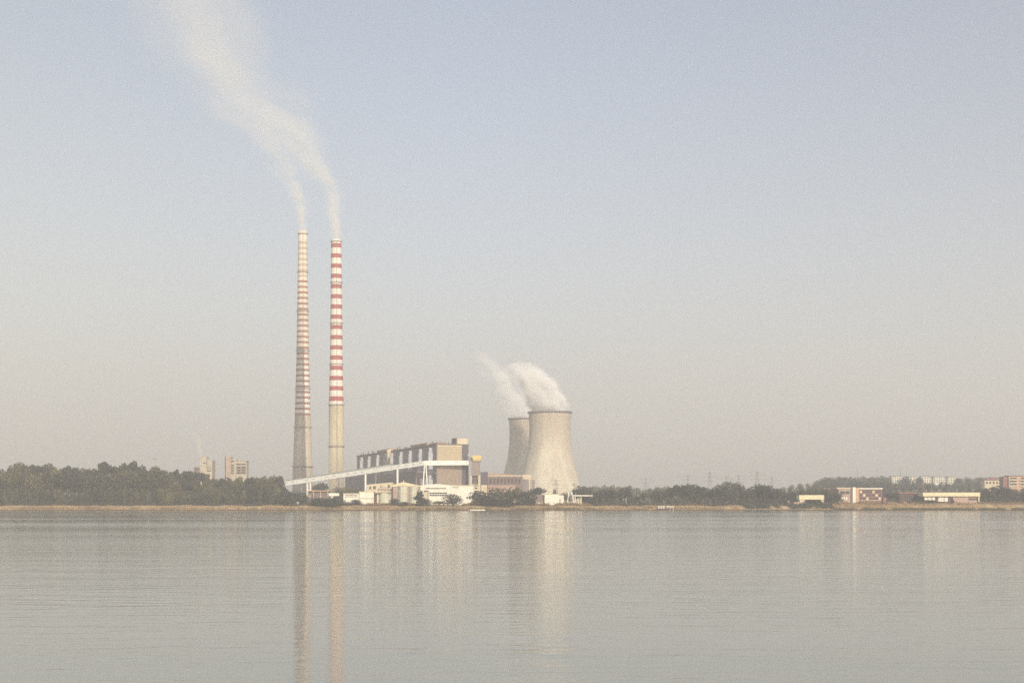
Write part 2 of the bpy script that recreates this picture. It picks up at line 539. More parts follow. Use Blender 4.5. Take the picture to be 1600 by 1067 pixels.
# ------------------------------------------------------------------ chimneys
def chimney(px_c, Y, label, widths, bands, rings, top_py, mats, mat_at, smoke_dark=0.0, sub=None):
    """widths: (py, width px); bands: list of (py, material index) from the top down"""
    cx = X(px_c, Y, 560)
    g = gz(cx, Y)
    t = Thing('chimney', label, 'chimney', (cx, Y, g), 'tall chimneys of the power station')
    wy = [w[0] for w in widths]; ww = [w[1] for w in widths]

    def rad(py):
        return np.interp(py, wy, ww) * 0.5 * Y / FPX
    mb = MB()
    prof, mi = [], []
    rows = [top_py] + [b[0] for b in bands]
    for i, py in enumerate(rows):
        prof.append((rad(py), Z(py, Y)))
        if i < len(rows) - 1:
            mi.append(bands[i][1])
    prof.append((rad(800), g - 1)); mi.append(bands[-1][1])
    # lip and flue: the top turns inward and down
    rt = rad(top_py); zt = Z(top_py, Y)
    prof = [(rt * 0.72, zt - 6), (rt * 0.80, zt)] + prof
    mi = [len(mats) - 1, 0] + mi
    mb.lathe(list(reversed(prof)), (cx, Y), 40, list(reversed(mi)))
    sh = t.part('shaft', mb, mats, smooth=True)
    for py in rings:
        r = rad(py); z = Z(py, Y)
        mb = MB()
        mb.lathe([(r - 0.1, z - 0.45), (r + 0.8, z - 0.3), (r + 0.8, z), (r - 0.1, z)], (cx, Y), 40)
        pf = t.part('platform', mb, M_dark_steel)
        mb = MB()
        mb.lathe([(r + 0.7, z + 1.05), (r + 0.78, z + 1.05), (r + 0.78, z + 1.15), (r + 0.7, z + 1.15)], (cx, Y), 40)
        for k in range(24):
            a = 2 * math.pi * k / 24
            p = (cx + (r + 0.75) * math.cos(a), Y + (r + 0.75) * math.sin(a), z)
            mb.tube(p, (p[0], p[1], z + 1.1), 0.05, n=4)
        t.part('railing', mb, M_dark_steel, pf)
    # climbing ladder with hoops up the side towards the camera
    mb = MB()
    prs = [(rad(py) + 0.35, Z(py, Y)) for py in np.linspace(752, top_py + 4, 24)]
    for a_off in (-0.05, 0.05):
        a = R(-78) + a_off
        for (r0, z0), (r1, z1) in zip(prs[:-1], prs[1:]):
            mb.tube((cx + r0 * math.cos(a), Y + r0 * math.sin(a), z0), (cx + r1 * math.cos(a), Y + r1 * math.sin(a), z1), 0.09, n=4)
    t.part('ladder', mb, M_grey_steel)
    return cx, zt, rt


# old chimney: 32 faded bands
bands = [(378.5, 0)]
mats_l = [M_faded_white, M_pale_red, M_faded_red, M_conc_brown, M_white_band, M_dark_steel]
sp = 8.62
for i in range(32):
    y0 = 378.5 + i * sp
    red = 1 if i < 7 else 2
    bands.append((y0 + 3.7 if i < 31 else 649.5, red))
    if i < 31:
        bands.append((y0 + sp, 0 if i < 12 else 4 if i > 21 else 0))
bands.append((790, 3))
LCH = chimney(473.0, 1580, 'taller slender chimney with many narrow faded red and cream bands, flared base',
              [(362, 13.5), (380, 14), (560, 19.5), (648, 24.3), (668, 26), (729, 32), (760, 33.5), (800, 35)],
              bands, [366, 426, 487, 548, 608, 668, 729], 361.5, mats_l, None)
bands = [(381.2, 0)]
mats_r = [M_white_band, M_red_band, M_conc_ochre, M_dark_steel]
sp = 15.9
for i in range(16):
    y0 = 381.2 + i * sp
    bands.append((y0 + 6.7 if i < 15 else 627.0, 1))
    if i < 15:
        bands.append((y0 + sp, 0))
bands.append((632.5, 0))
bands.append((790, 2))
RCH = chimney(525.5, 1402, 'shorter stout chimney with broad bright red and white bands, ochre concrete lower third',
              [(374, 15.6), (380, 16), (560, 19.5), (632, 23), (697, 24), (800, 24)],
              bands, [378, 442, 505.7, 569.5, 632.7, 697.5], 374.5, mats_r, None)


# ------------------------------------------------------------------ cooling towers
def cooling_tower(px_c, Y, k, label):
    cx = X(px_c, Y, 700)
    g = gz(cx, Y)
    t = Thing('cooling_tower', label, 'cooling tower', (cx, Y, g), 'concrete cooling towers')
    # photo profile of the front tower: (rows below the rim, width px)
    pr = [(0, 66.5), (12, 64.6), (26, 64.2), (40, 65.2), (52, 67.2), (64, 70.6), (78, 77.2), (90, 84.0), (102, 90.5), (115, 96.5), (128, 101), (142, 105)]
    s = Y / FPX
    zt = Z(645.0 if k == 0 else 655.0, Y)
    kk = 1.0 if k == 0 else 2020 / 1878.0
    s0 = s / kk if k else s
    H = zt - g
    prof = []
    dr = np.linspace(0, 142, 30)
    rr = np.interp(dr, [p[0] for p in pr], [p[1] for p in pr])
    from_top = [(r * 0.5 * s0, zt - d / 142.0 * (H + 1)) for d, r in zip(dr, rr)]
    # soften
    rs = [p[0] for p in from_top]
    for _ in range(3):
        rs = [rs[0]] + [(rs[i - 1] + 2 * rs[i] + rs[i + 1]) / 4 for i in range(1, len(rs) - 1)] + [rs[-1]]
    prof = [(r, p[1]) for r, p in zip(rs, from_top)]
    inner = [(r - 0.9, z) for r, z in prof]
    mb = MB()
    mb.lathe(list(reversed(prof)) + inner, (cx, Y), 96)
    t.part('shell', mb, M_tower, smooth=False if False else True)
    mb = MB()
    r0 = prof[0][0]
    mb.lathe([(r0 - 0.2, zt - 1.0), (r0 + 1.5, zt - 0.7), (r0 + 1.5, zt + 0.1), (r0 - 1.0, zt + 0.1)], (cx, Y), 96)
    for i in range(60):
        a = 2 * math.pi * i / 60
        c, sn = math.cos(a), math.sin(a)
        p = (cx + (r0 + 1.0) * c, Y + (r0 + 1.0) * sn)
        mb.hexa(p, (c, sn), (-sn, c), -0.5, 0.5, -0.75, 0.75, zt + 0.1, zt + 1.5)
    t.part('rim_walkway', mb, M_dark_steel)
    return cx, zt, r0


CT1 = cooling_tower(859.2, 1878, 0, 'large pale concrete cooling tower, the nearer one, standing in front of the other')
CT2 = cooling_tower(826.0, 2020, 1, 'cooling tower farther back, half hidden behind the nearer tower, darker left flank')

# ------------------------------------------------------------------ boiler house
C0 = P(682, 695, 1250)
ang_a = Vector((-0.32, 0.947, 0)).normalized()
ang_b = Vector((ang_a.y, -ang_a.x, 0))
HB = C0.z
gB = 3.5
t = Thing('boiler_house', 'long tall boiler house with pale ducts on its shaded side and cream end wall', 'power station', (C0.x, C0.y, gB))
o2 = (C0.x, C0.y)
LEN = 322.0
cosv = _c(715)[0]


def along(px):
    u = (px - 800) / FPX / cosv
    return (u * C0.y - C0.x) / (ang_a.x - u * ang_a.y)


def across(px):
    u = (px - 800) / FPX / cosv
    return (u * C0.y - C0.x) / (ang_b.x - u * ang_b.y)


WID = across(732)
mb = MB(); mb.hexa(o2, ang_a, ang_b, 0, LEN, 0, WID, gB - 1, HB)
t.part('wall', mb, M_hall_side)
mb = MB(); mb.hexa(o2, ang_a, ang_b, -0.5, LEN + 0.6, -0.7, WID + 0.5, HB + 0.003, HB + 1.0)
t.part('roof', mb, M_dark_steel)
# end wall panels, 0.25 m proud
w1, w2 = across(683.5), across(721.5)
zc = Z(726, 1247); zk = Z(697.5, 1250)
mb = MB(); mb.hexa(o2, ang_a, ang_b, -0.25, 0.05, w1, w2, zc - 3.0, zk)
t.part('cladding', mb, M_hall_end, label='cream upper end wall')
mb = MB(); mb.hexa(o2, ang_a, ang_b, -0.25, 0.05, w1, w2, gB - 0.5, zc - 3.05)
t.part('cladding', mb, M_hall_end_low, label='duller pinkish lower end wall')
mb = MB(); mb.hexa(o2, ang_a, ang_b, -0.40, 0.0, w1, w2, zk + 0.02, HB - 0.05)
t.part('cornice', mb, M_cream)
mb = MB(); mb.hexa(o2, ang_a, ang_b, -0.20, 0.05, w2 + 0.05, WID - 0.02, gB - 0.5, HB - 0.1)
t.part('glazing', mb, M_glaze_dark)
# ducts down the long side
for px in (676.5, 661, 645, 630.5, 616, 606.5, 594, 580.5, 568.5):
    s = along(px)
    mb = MB()
    wd = 3.6
    dd_ = 4.0
    mb.hexa(o2, ang_a, ang_b, s, s + wd, -dd_, 0.02, gB - 0.5, HB - 5.5)
    mb.hexa(o2, ang_a, ang_b, s + 0.4, s + wd - 0.4, -3.3, 0.02, HB - 5.5, HB - 2.0)
    t.part('flue_duct', mb, M_duct)
# horizontal pipe bridge lines and ledges on the side
mb = MB(); mb.hexa(o2, ang_a, ang_b, 2, LEN - 2, -1.2, 0.02, HB * 0.55, HB * 0.55 + 1.2)
t.part('ledge', mb, M_grey_steel)
# lift tower standing off the side
s = along(611)
mb = MB(); mb.hexa(o2, ang_a, ang_b, s - 2, s + 3, -4.2, 0.02, gB - 0.5, HB + 2.0)
t.part('lift_tower', mb, M_cream)
# low bunker annex along the side
mb = MB(); mb.hexa(o2, ang_a, ang_b, 18, LEN - 4, -14, -3.6, gB - 0.5, Z(741, 1400))
t.part('annex', mb, M_hall_side)
# roof monitors and vents
for a, b, h in ((585, 604, 2.6), (638, 661, 2.6), (666, 679, 1.6)):
    s1, s0 = along(a), along(b)
    mb = MB(); mb.hexa(o2, ang_a, ang_b, s0, s1, 3, 12, HB + 1.0, HB + 1.0 + h)
    t.part('roof_monitor', mb, M_roofbox)
rr_ = random.Random(3)
for px in (563, 568, 574, 580, 583, 590, 598, 604, 612, 618, 624, 630, 636, 640, 645, 651, 657, 664, 670, 675, 680):
    s = along(px) + rr_.uniform(-3, 3)
    h = rr_.uniform(0.8, 2.6)
    w = rr_.uniform(0.0, 2.0)
    mb = MB(); mb.tube(tuple(Vector(o2 + (HB + 1.0,)) + ang_a * s + ang_b * w), tuple(Vector(o2 + (HB + 1.0 + h,)) + ang_a * s + ang_b * w), 0.55, 0.45, 7)
    mb.tube(tuple(Vector(o2 + (HB + 1.0 + h,)) + ang_a * s + ang_b * w), tuple(Vector(o2 + (HB + 1.5 + h,)) + ang_a * s + ang_b * w), 0.9, 0.3, 7)
    t.part('roof_vent', mb, M_dark_steel)
for px in (688, 692, 696, 701, 706, 711):
    q = Vector((o2[0], o2[1], HB + 1.0)) + ang_b * across(px) + ang_a * 1.0
    mb = MB(); mb.tube(tuple(q), tuple(q + Vector((0, 0, 1.3))), 0.45, 0.45, 7)
    t.part('roof_vent', mb, M_dark_steel)
wa, wb = across(714.5), across(731.5)
mb = MB(); mb.hexa(o2, ang_a, ang_b, 1.0, 14, wa, wb, HB + 1.0, Z(684.5, 1251))
ph = t.part('penthouse', mb, M_cream)
mb = MB(); mb.hexa(o2, ang_a, ang_b, 0.6, 14.4, wa - 0.9, wa - 0.02, HB + 1.0, Z(683.5, 1251))
t.part('flue', mb, M_dark_steel, ph)

# ------------------------------------------------------------------ transfer tower at the right end of the conveyor
Yt = 1243.0
xt0, xt1 = X(735, Yt), X(750.5, Yt)
t = Thing('transfer_tower', 'square coal transfer tower with a bright yellow cap at the conveyor end', 'tower', ((xt0 + xt1) / 2, Yt, gB))
mb = MB()
mb.px(736.5, 749.5, 720.5, 743, Yt, 9)
t.part('wall', mb, M_hall_end_low)
mb = MB(); mb.px(737.5, 749.0, 743.05, None, Yt + 2.0, 6)
t.part('recess', mb, M_glaze_dark)
for a, b in ((734.8, 737.2), (747.0, 750.6)):
    mb = MB(); mb.px(a, b, 743.05, None, Yt - 0.1, 2.0)
    t.part('pillar', mb, M_cream)
mb = MB(); mb.px(737, 747, 756.5, 757.5, Yt - 0.08, 2)
t.part('floor_beam', mb, M_cream)
mb = MB(); mb.px(738.2, 751.6, 711.3, 717.6, Yt - 1.0, 11)
mb.px(739.2, 751, 717.6, 719.8, Yt - 0.4, 10)
cap = t.part('cap', mb, M_yellow)
mb = MB(); mb.px(738.6, 751.2, 720.0, 721.2, Yt - 0.3, 9.6)
t.part('gutter', mb, M_dark_steel)
mb = MB(); mb.beam(P(731.5, 711, Yt + 8), P(739, 720, Yt + 4), 2.2, 2.2)
t.part('inclined_gallery', mb, M_greygreen_steel)
for k in range(7):
    mb = MB(); mb.px(738.5 + k * 1.6, 739.2 + k * 1.6, 723, 741, Yt - 0.12, 0.2)
    t.part('fin', mb, M_hall_side)

# dark block and the low hall to its right
Yd = 1262.0
t = Thing('pump_house', 'dark windowless block beside the yellow capped tower', 'building', (X(756, Yd), Yd, gB))
mb = MB(); mb.px(750.8, 761.8, 737.6, None, Yd, 16)
t.part('wall', mb, M_glaze_dark)
mb = MB(); mb.px(750.6, 762.0, 736.9, 737.6, Yd - 0.3, 16.6)
t.part('roof', mb, M_grey_steel)
mb = MB(); mb.px(751.5, 761, 757.5, None, Yd - 3.0, 2.9)
t.part('plinth', mb, M_cream)

Yh = 1290.0
t = Thing('low_hall', 'long low brown hall with a pale eaves line left of the cooling towers', 'building', (X(790, Yh), Yh, gB))
a, b = X(762, Yh), X(817, Yh)
mb = MB(); mb.box(a, b, Yh, Yh + 40, gB - 0.5, Z(744.2, Yh))
t.part('wall', mb, M_grey_wall)
mb = MB(); mb.hexa((0, 0), (1, 0), (0, 1), a - 0.3, b + 0.5, Yh + 0.4, Yh + 40, Z(743, Yh), 0, ztop=[Z(738.5, Yh), Z(742.5, Yh), Z(741.9, Yh), Z(737.9, Yh)])
t.part('roof', mb, M_roofbox)
mb = MB(); mb.box(a - 0.4, b + 0.8, Yh - 0.5, Yh + 0.39, Z(744.2, Yh) + 0.003, Z(742.8, Yh))
t.part('eaves', mb, M_cream)
mb = MB(); mb.px(762, 806, 758, None, Yh - 5, 4.9)
t.part('plinth', mb, M_pink)
for k in range(9):
    mb = MB(); mb.px(765 + k * 5.6, 768.6 + k * 5.6, 747.5, 755.5, Yh - 0.12, 0.2)
    t.part('window', mb, M_brown)
t = Thing('switch_house', 'dark grey block with a pale corner pillar below the front cooling tower', 'building', (X(830, 1330), 1330, gB))
mb = MB(); mb.px(817.5, 835.5, 749.5, None, 1330, 12)
t.part('wall', mb, M_hall_side)
for a, b in ((826, 828.0), (829, 830.2)):
    mb = MB(); mb.px(a, b, 748.8, None, 1329.2, 0.7)
    t.part('pillar', mb, M_cream)
mb = MB(); mb.px(816.5, 830, 741.5, 748.7, 1334, 10)
t.part('roof_plant', mb, M_cream)

# ------------------------------------------------------------------ conveyor galleries
K = P(664.5, 723.4, 1243.0); E = P(733.5, 723.0, 1252.5); S = P(443, 756.2, 1320)
t = Thing('conveyor', 'white enclosed coal conveyor rising from the trees to the boiler house', 'conveyor', (S.x, S.y, gz(S.x, S.y)))
h = 3.9
mb = MB()
mb.beam(S, K, 2.6, h)
mb.beam(K, E, 2.6, h)
mb.beam(K + Vector((-0.9, 0.05, 0)), K + Vector((0.9, -0.05, 0)), 2.65, h + 0.02)
t.part('gallery', mb, M_white_steel)
for (a, b) in ((S, K), (K, E)):
    d = b - a
    n = int(d.length / 7.5)
    side = Vector((d.y, -d.x, 0)).normalized() * 1.31
    for i in range(n):
        if rr_.random() < 0.25: continue
        q = a + d * ((i + 0.5) / n) + side + Vector((0, 0, 0.35))
        u = d.normalized() * 1.5
        mb = MB(); mb.beam(q - u, q + u, 0.08, 0.38)
        t.part('window', mb, M_grey_steel)
mb = MB()
up = Vector((0, 0, h / 2 + 0.12))
mb.beam(S + up, K + up, 2.9, 0.24); mb.beam(K + up, E + up, 2.9, 0.24)
t.part('roof', mb, M_white_steel)


def on_gallery(px):
    f = (px - 443) / (664.5 - 443)
    lo, hi = 0.0, 1.0
    for _ in range(40):
        f = (lo + hi) / 2
        q = S.lerp(K, f)
        u = 800 + q.x / q.y * FPX * _c(740)[0]
        if u < px: lo = f
        else: hi = f
    return S.lerp(K, f)


for px, w, brace in ((480.3, 1.0, 0), (485.2, 1.0, 0), (571.3, 1.5, 0), (621.3, 1.5, 0), (663.3, 1.0, -2.0), (666.3, 1.0, 2.2)):
    q = on_gallery(px) if px < 664 else K + Vector((0.7, 0, 0))
    g = gz(q.x, q.y) - 0.5
    mb = MB()
    for s_ in (-1.0, 1.0):
        mb.beam((q.x, q.y + s_, q.z - h / 2 + 0.02), (q.x + brace * 0.35, q.y + s_ * 2.0, g), 0.01, 0.01)
    mb = MB()
    z0, z1 = g, q.z - h / 2 + 0.02
    x0b, x1b = q.x + brace, q.x
    mb.add([(x0b - w / 2, q.y - 1.4, z0), (x0b + w / 2, q.y - 1.4, z0), (x0b + w / 2, q.y + 1.4, z0), (x0b - w / 2, q.y + 1.4, z0),
            (x1b - w / 2, q.y - 1.2, z1), (x1b + w / 2, q.y - 1.2, z1), (x1b + w / 2, q.y + 1.2, z1), (x1b - w / 2, q.y + 1.2, z1)],
           [(3, 2, 1, 0), (4, 5, 6, 7), (0, 1, 5, 4), (1, 2, 6, 5), (2, 3, 7, 6), (3, 0, 4, 7)])
    t.part('leg', mb, M_white_steel)
q1, q2 = on_gallery(480.3), on_gallery(485.2)
mb = MB(); zz = Z(765, q1.y); mb.box(q1.x - 0.5, q2.x + 0.5, q1.y - 1.35, q1.y + 1.3, zz - 0.5, zz + 0.3)
t.part('cross_beam', mb, M_white_steel)

S2 = P(448, 753.2, 1352); E2 = P(613, 727.2, 1300)
t = Thing('rear_conveyor', 'grey green conveyor running just behind the white one', 'conveyor', (S2.x, S2.y, gz(S2.x, S2.y)))
mb = MB(); mb.beam(S2, E2, 3.0, 3.0); t.part('gallery', mb, M_greygreen_steel)
mb = MB(); mb.beam(S2 + Vector((0, 0, 1.6)), E2 + Vector((0, 0, 1.6)), 3.4, 0.2); t.part('roof', mb, M_grey_steel)
for f in (0.15, 0.5, 0.85):
    q = S2.lerp(E2, f)
    mb = MB(); mb.box(q.x - 0.5, q.x + 0.5, q.y - 1.2, q.y + 1.2, gz(q.x, q.y) - 0.5, q.z - 1.45)
    t.part('leg', mb, M_grey_steel)

# ------------------------------------------------------------------ buildings on the shore below the power station
Yw = 1075.0
t = Thing('workshop_hall', 'bright white hall with a shallow arched roof and window bands behind two dark trees', 'building', (X(682, Yw), Yw, gB))
mb = MB()
n = 14
top = [(X(657 + 48 * i / n, Yw), Z(758.2 - 2.2 * math.sin(math.pi * i / n), Yw)) for i in range(n + 1)]
zb = Z(766, Yw)
for i in range(n):
    (xa, za), (xb, zb2) = top[i], top[i + 1]
    mb.add([(xa, Yw, zb), (xb, Yw, zb), (xb, Yw, zb2), (xa, Yw, za), (xa, Yw + 22, zb), (xb, Yw + 22, zb), (xb, Yw + 22, zb2), (xa, Yw + 22, za)],
           [(0, 1, 2, 3), (7, 6, 5, 4), (3, 2, 6, 7)] + ([(0, 3, 7, 4)] if i == 0 else []) + ([(1, 5, 6, 2)] if i == n - 1 else []))
mb.px(669.5, 705, 766.0, None, Yw + 0.05, 20)
t.part('wall', mb, M_white)
for a, b in ((665, 697.5),):
    mb = MB(); mb.px(a, b, 762.2, 763.6, Yw - 0.08, 0.15); t.part('window', mb, M_window)
for k in range(7):
    mb = MB(); mb.px(671 + k * 4.0, 674.6 + k * 4.0, 769.2, 771.4, Yw - 0.05, 0.15); t.part('window', mb, M_window)
for k in range(7):
    mb = MB(); mb.px(671 + k * 4.0, 674.6 + k * 4.0, 772.6, 774.6, Yw - 0.05, 0.15); t.part('window', mb, M_window)
mb = MB(); mb.px(662, 669.4, 766.8, None, Yw + 2.0, 8); t.part('side_annex', mb, M_cream)
mb = MB(); mb.px(705.05, 740, 758.6, None, Yw + 0.6, 18)
wing = t.part('wing', mb, M_white)
mb = MB(); mb.px(704.9, 740.4, 757.6, 758.6, Yw + 0.2, 19); t.part('roof', mb, M_cream, wing)
for a, b, c, d in ((706, 717, 761, 761.9), (729, 730.6, 775.4, 779), (732, 734, 775.4, 779)):
    mb = MB(); mb.px(a, b, c, d, Yw + 0.5, 0.15); t.part('window', mb, M_window, wing)
t = Thing('gatehouse', 'small pale two storey block at the right end of the white hall', 'building', (X(743, Yw + 6), Yw + 6, gB))
mb = MB(); mb.px(740.6, 747.5, 759.5, None, Yw + 6, 8); t.part('wall', mb, M_cream)
for yy in (761, 766, 771):
    mb = MB(); mb.px(742, 745.6, yy, yy + 2.6, Yw + 5.9, 0.15); t.part('window', mb, M_window)
mb = MB(); mb.px(740.2, 748, 758.9, 759.48, Yw + 5.6, 9); t.part('roof', mb, M_white)

# tanks
for k, (c, w, yt, lab) in enumerate(((629, 16.0, 759.5, 'tall pale green cylindrical tank, left one of a pair left of the white hall'),
                                     (646.5, 14.5, 760.5, 'tall pale cylindrical tank, right one of the pair, half behind a dark tree'))):
    Yk = 1082.0 + k
    cx = X(c, Yk); r = w / 2 * Yk / FPX
    t = Thing('storage_tank', lab, 'tank', (cx, Yk + r, gB), 'pale cylindrical tanks')
    mb = MB(); zt = Z(yt, Yk)
    mb.lathe([(r, gB - 0.5), (r, zt)], (cx, Yk + r), 36); t.part('drum', mb, M_tank, smooth=True)
    mb = MB(); mb.lathe([(r + 0.15, zt - 0.2), (r + 0.15, zt + 0.1), (0.05, zt + 1.0)], (cx, Yk + r), 36); t.part('roof', mb, M_cream)
    mb = MB(); mb.lathe([(r + 0.02, zt - 5.6), (r + 0.12, zt - 5.5), (r + 0.12, zt - 5.2), (r + 0.02, zt - 5.1)], (cx, Yk + r), 36); t.part('hoop', mb, M_cream)
    mb = MB()
    for s_ in (-0.25, 0.25):
        mb.tube((cx - r * 0.5 + s_, Yk + r - r * 0.9, gB), (cx - r * 0.5 + s_, Yk + r - r * 0.9, zt), 0.05, n=5)
    t.part('ladder', mb, M_grey_steel)
# shed with pitched roof behind the tanks
Ys = 1120.0
t = Thing('pitched_shed', 'shed with a low yellowish pitched roof rising behind the tanks', 'shed', (X(628, Ys), Ys, gB))
mb = MB(); mb.px(614, 656, 759.5, None, Ys, 20); t.part('wall', mb, M_pink)
a, m_, b = X(612, Ys), X(630, Ys), X(657, Ys)
mb = MB(); mb.add([(a, Ys - 0.4, Z(758, Ys)), (m_, Ys - 0.4, Z(752.8, Ys)), (b, Ys - 0.4, Z(758.6, Ys)), (b, Ys - 0.4, Z(759.9, Ys)), (a, Ys - 0.4, Z(759.9, Ys)),
                   (a, Ys + 21, Z(758, Ys)), (m_, Ys + 21, Z(752.8, Ys)), (b, Ys + 21, Z(758.6, Ys)), (b, Ys + 21, Z(759.9, Ys)), (a, Ys + 21, Z(759.9, Ys))],
                  [(4, 3, 2, 1, 0), (5, 6, 7, 8, 9), (0, 1, 6, 5), (1, 2, 7, 6), (2, 3, 8, 7), (4, 0, 5, 9)])
t.part('roof', mb, M_paleyellow)
mb = MB(); mb.px(630, 631.6, 750.6, 753.2, Ys + 6, 1); t.part('vent', mb, M_cream)
# cream sheds behind the left block
Ys = 1135.0
t = Thing('long_shed', 'cream lean-to shed with a sloping roof under the white conveyor', 'shed', (X(594, Ys), Ys, gB))
a, b = X(573, Ys), X(613, Ys)
mb = MB(); mb.hexa((0, 0), (1, 0), (0, 1), a, b, Ys, Ys + 16, gB - .5, 0, ztop=[Z(757, Ys), Z(753.4, Ys), Z(753.4, Ys), Z(757, Ys)]); t.part('wall', mb, M_cream)
mb = MB(); mb.hexa((0, 0), (1, 0), (0, 1), a - .4, b + .4, Ys - .4, Ys + 16.4, 0, 0, ztop=[Z(756.4, Ys), Z(752.8, Ys), Z(752.8, Ys), Z(756.4, Ys)])
for i in range(4):
    vx = mb.v[i]; mb.v[i] = (vx[0], vx[1], mb.v[4 + i][2] - 0.28)
t.part('roof', mb, M_paleyellow)
for k, (a, b, yt, yb) in enumerate(((577, 580, 760, 764), (583, 587, 759, 764), (594.5, 596, 758, 762), (606, 609, 757, 762))):
    mb = MB(); mb.px(a, b, yt, yb, Ys - 0.1, 0.2); t.part('door', mb, M_brown)
t = Thing('pipe_rack', 'dark low pipe rack in front of the cream lean-to shed', 'pipe rack', (X(598, 1112), 1112, gB))
mb = MB(); mb.px(590, 610, 763.8, 765.2, 1112, 2); mb.px(594, 609, 761.2, 762, 1113, 1); t.part('deck', mb, M_dark_steel)
for a in (591, 596, 601, 606):
    mb = MB(); mb.px(a, a + 0.9, 765.2, None, 1112.2, 1); t.part('post', mb, M_brick)

Ys = 1058.0
t = Thing('flat_block', 'square yellowish white flat roofed block left of a dark doorway gap', 'building', (X(572, Ys), Ys, gB))
mb = MB(); mb.px(561.2, 583.8, 768.6, None, Ys, 12); t.part('wall', mb, M_white)
mb = MB(); mb.px(560.8, 584.2, 767.6, 768.55, Ys - 0.3, 12.6); t.part('roof', mb, M_paleyellow)
mb = MB(); mb.px(561.3, 583.7, 778.2, 779.0, Ys - 0.1, 0.2); t.part('ledge', mb, M_grey_wall)
t = Thing('round_store', 'rounded pale green store with a flat cream roof beside the yellowish block', 'building', (X(599, Ys), Ys + 4, gB))
cx = X(600.5, Ys); r = 9.0 * Ys / FPX
mb = MB(); mb.lathe([(r, gB - 0.6), (r, Z(769, Ys))], (cx, Ys + r), 32); t.part('drum', mb, M_tank, smooth=True)
mb = MB(); mb.px(589, 610.5, 767.7, 769, Ys - 0.5, 2 * r + 1); t.part('roof', mb, M_cream)
mb = MB(); mb.px(584.2, 588.8, 770, None, Ys + 4, 6); t.part('link', mb, M_brown)
mb = MB(); mb.px(588.9, 591.8, 770, None, Ys + 3, 6); t.part('side_wall', mb, M_cream)
mb = MB(); mb.px(608, 610.3, 771, None, Ys + 3.5, 6); t.part('side_wall', mb, M_cream)

Ys = 1050.0
t = Thing('striped_shed', 'low pale shed with brown window stripes left of the square block', 'shed', (X(550, Ys), Ys, gB))
mb = MB(); mb.px(536.5, 560.5, 771.2, None, Ys, 9); t.part('wall', mb, M_white)
mb = MB(); mb.px(535.8, 560.9, 770.3, 771.2, Ys - 0.4, 9.8); t.part('roof', mb, M_cream)
for yy in (772.6, 775.2):
    mb = MB(); mb.px(539, 558.5, yy, yy + 1.1, Ys - 0.1, 0.2); t.part('window', mb, M_grey_wall)
t = Thing('canopy', 'small pale canopy on two posts left of the striped shed', 'canopy', (X(522, 1046), 1046, gB))
mb = MB(); mb.px(513.5, 529.2, 770.2, 774.6, 1046, 6); t.part('fascia', mb, M_white)
for a in (516.8, 519.4):
    mb = MB(); mb.px(a, a + 1.3, 774.6, None, 1046.2, 0.6); t.part('post', mb, M_white)
mb = MB(); mb.px(521.5, 529, 774.7, None, 1048, 3); t.part('wall', mb, M_brown)
t = Thing('flat_shed', 'long brown open shed with a thin orange roof line below the conveyor legs', 'shed', (X(498, 1062), 1062, gB))
mb = MB(); mb.px(481, 515, 765.9, 767.4, 1062, 10); t.part('roof', mb, M_orange)
mb = MB(); mb.px(482, 514, 767.4, None, 1064, 7); t.part('wall', mb, M_grey_wall)
for a in (479.6, 489.4, 500.4, 511.5):
    mb = MB(); mb.px(a, a + 0.7, 767.4, None, 1062.2, 0.4); t.part('post', mb, M_cream)
for a, b, c, d in ((482.5, 486, 773.5, 776), (498.5, 503, 774, 776)):
    mb = MB(); mb.px(a, b, c, d, 1063.8, 0.15); t.part('panel', mb, M_pink)
t = Thing('white_kiosk', 'tiny white kiosk standing alone in scrub at the left of the station', 'kiosk', (X(465.2, 1020), 1020, 3.4))
mb = MB(); mb.px(463.9, 466.6, 784.6, None, 1020, 1.2); t.part('wall', mb, M_white)
mb = MB(); mb.px(463.6, 466.9, 783.9, 784.6, 1019.8, 1.6); t.part('roof', mb, M_cream)

# right of the towers
Ys = 1050.0
t = Thing('white_depot', 'plain windowless white block in front of the nearer cooling tower', 'building', (X(866, Ys), Ys, gB))
mb = MB(); mb.px(851, 871.5, 771.8, None, Ys, 11); mb.px(871.5, 881, 773.6, None, Ys + 0.1, 10); t.part('wall', mb, M_white)
mb = MB(); mb.px(874.3, 875.6, 779.6, None, Ys - 0.06, 0.2); t.part('door', mb, M_grey_wall)
mb = MB(); mb.px(850.7, 871.8, 771.2, 771.8, Ys - 0.3, 11.5); t.part('roof', mb, M_cream)
t = Thing('grey_lean_to', 'grey lean-to left of the plain white block', 'shed', (X(840, 1053), 1053, gB))
mb = MB(); mb.px(834.8, 850.2, 772.4, None, 1053, 8); t.part('wall', mb, M_grey_wall)
mb = MB(); mb.px(828.5, 835.2, 774.6, 778.2, 1048, 4); t.part('roof', mb, M_cream)
t = Thing('white_van', 'low white van parked left of the plain white block', 'van', (X(843.5, 1036), 1036, 3.6))
zg = gz(X(843.5, 1036), 1036)
xv = X(843.5, 1036)
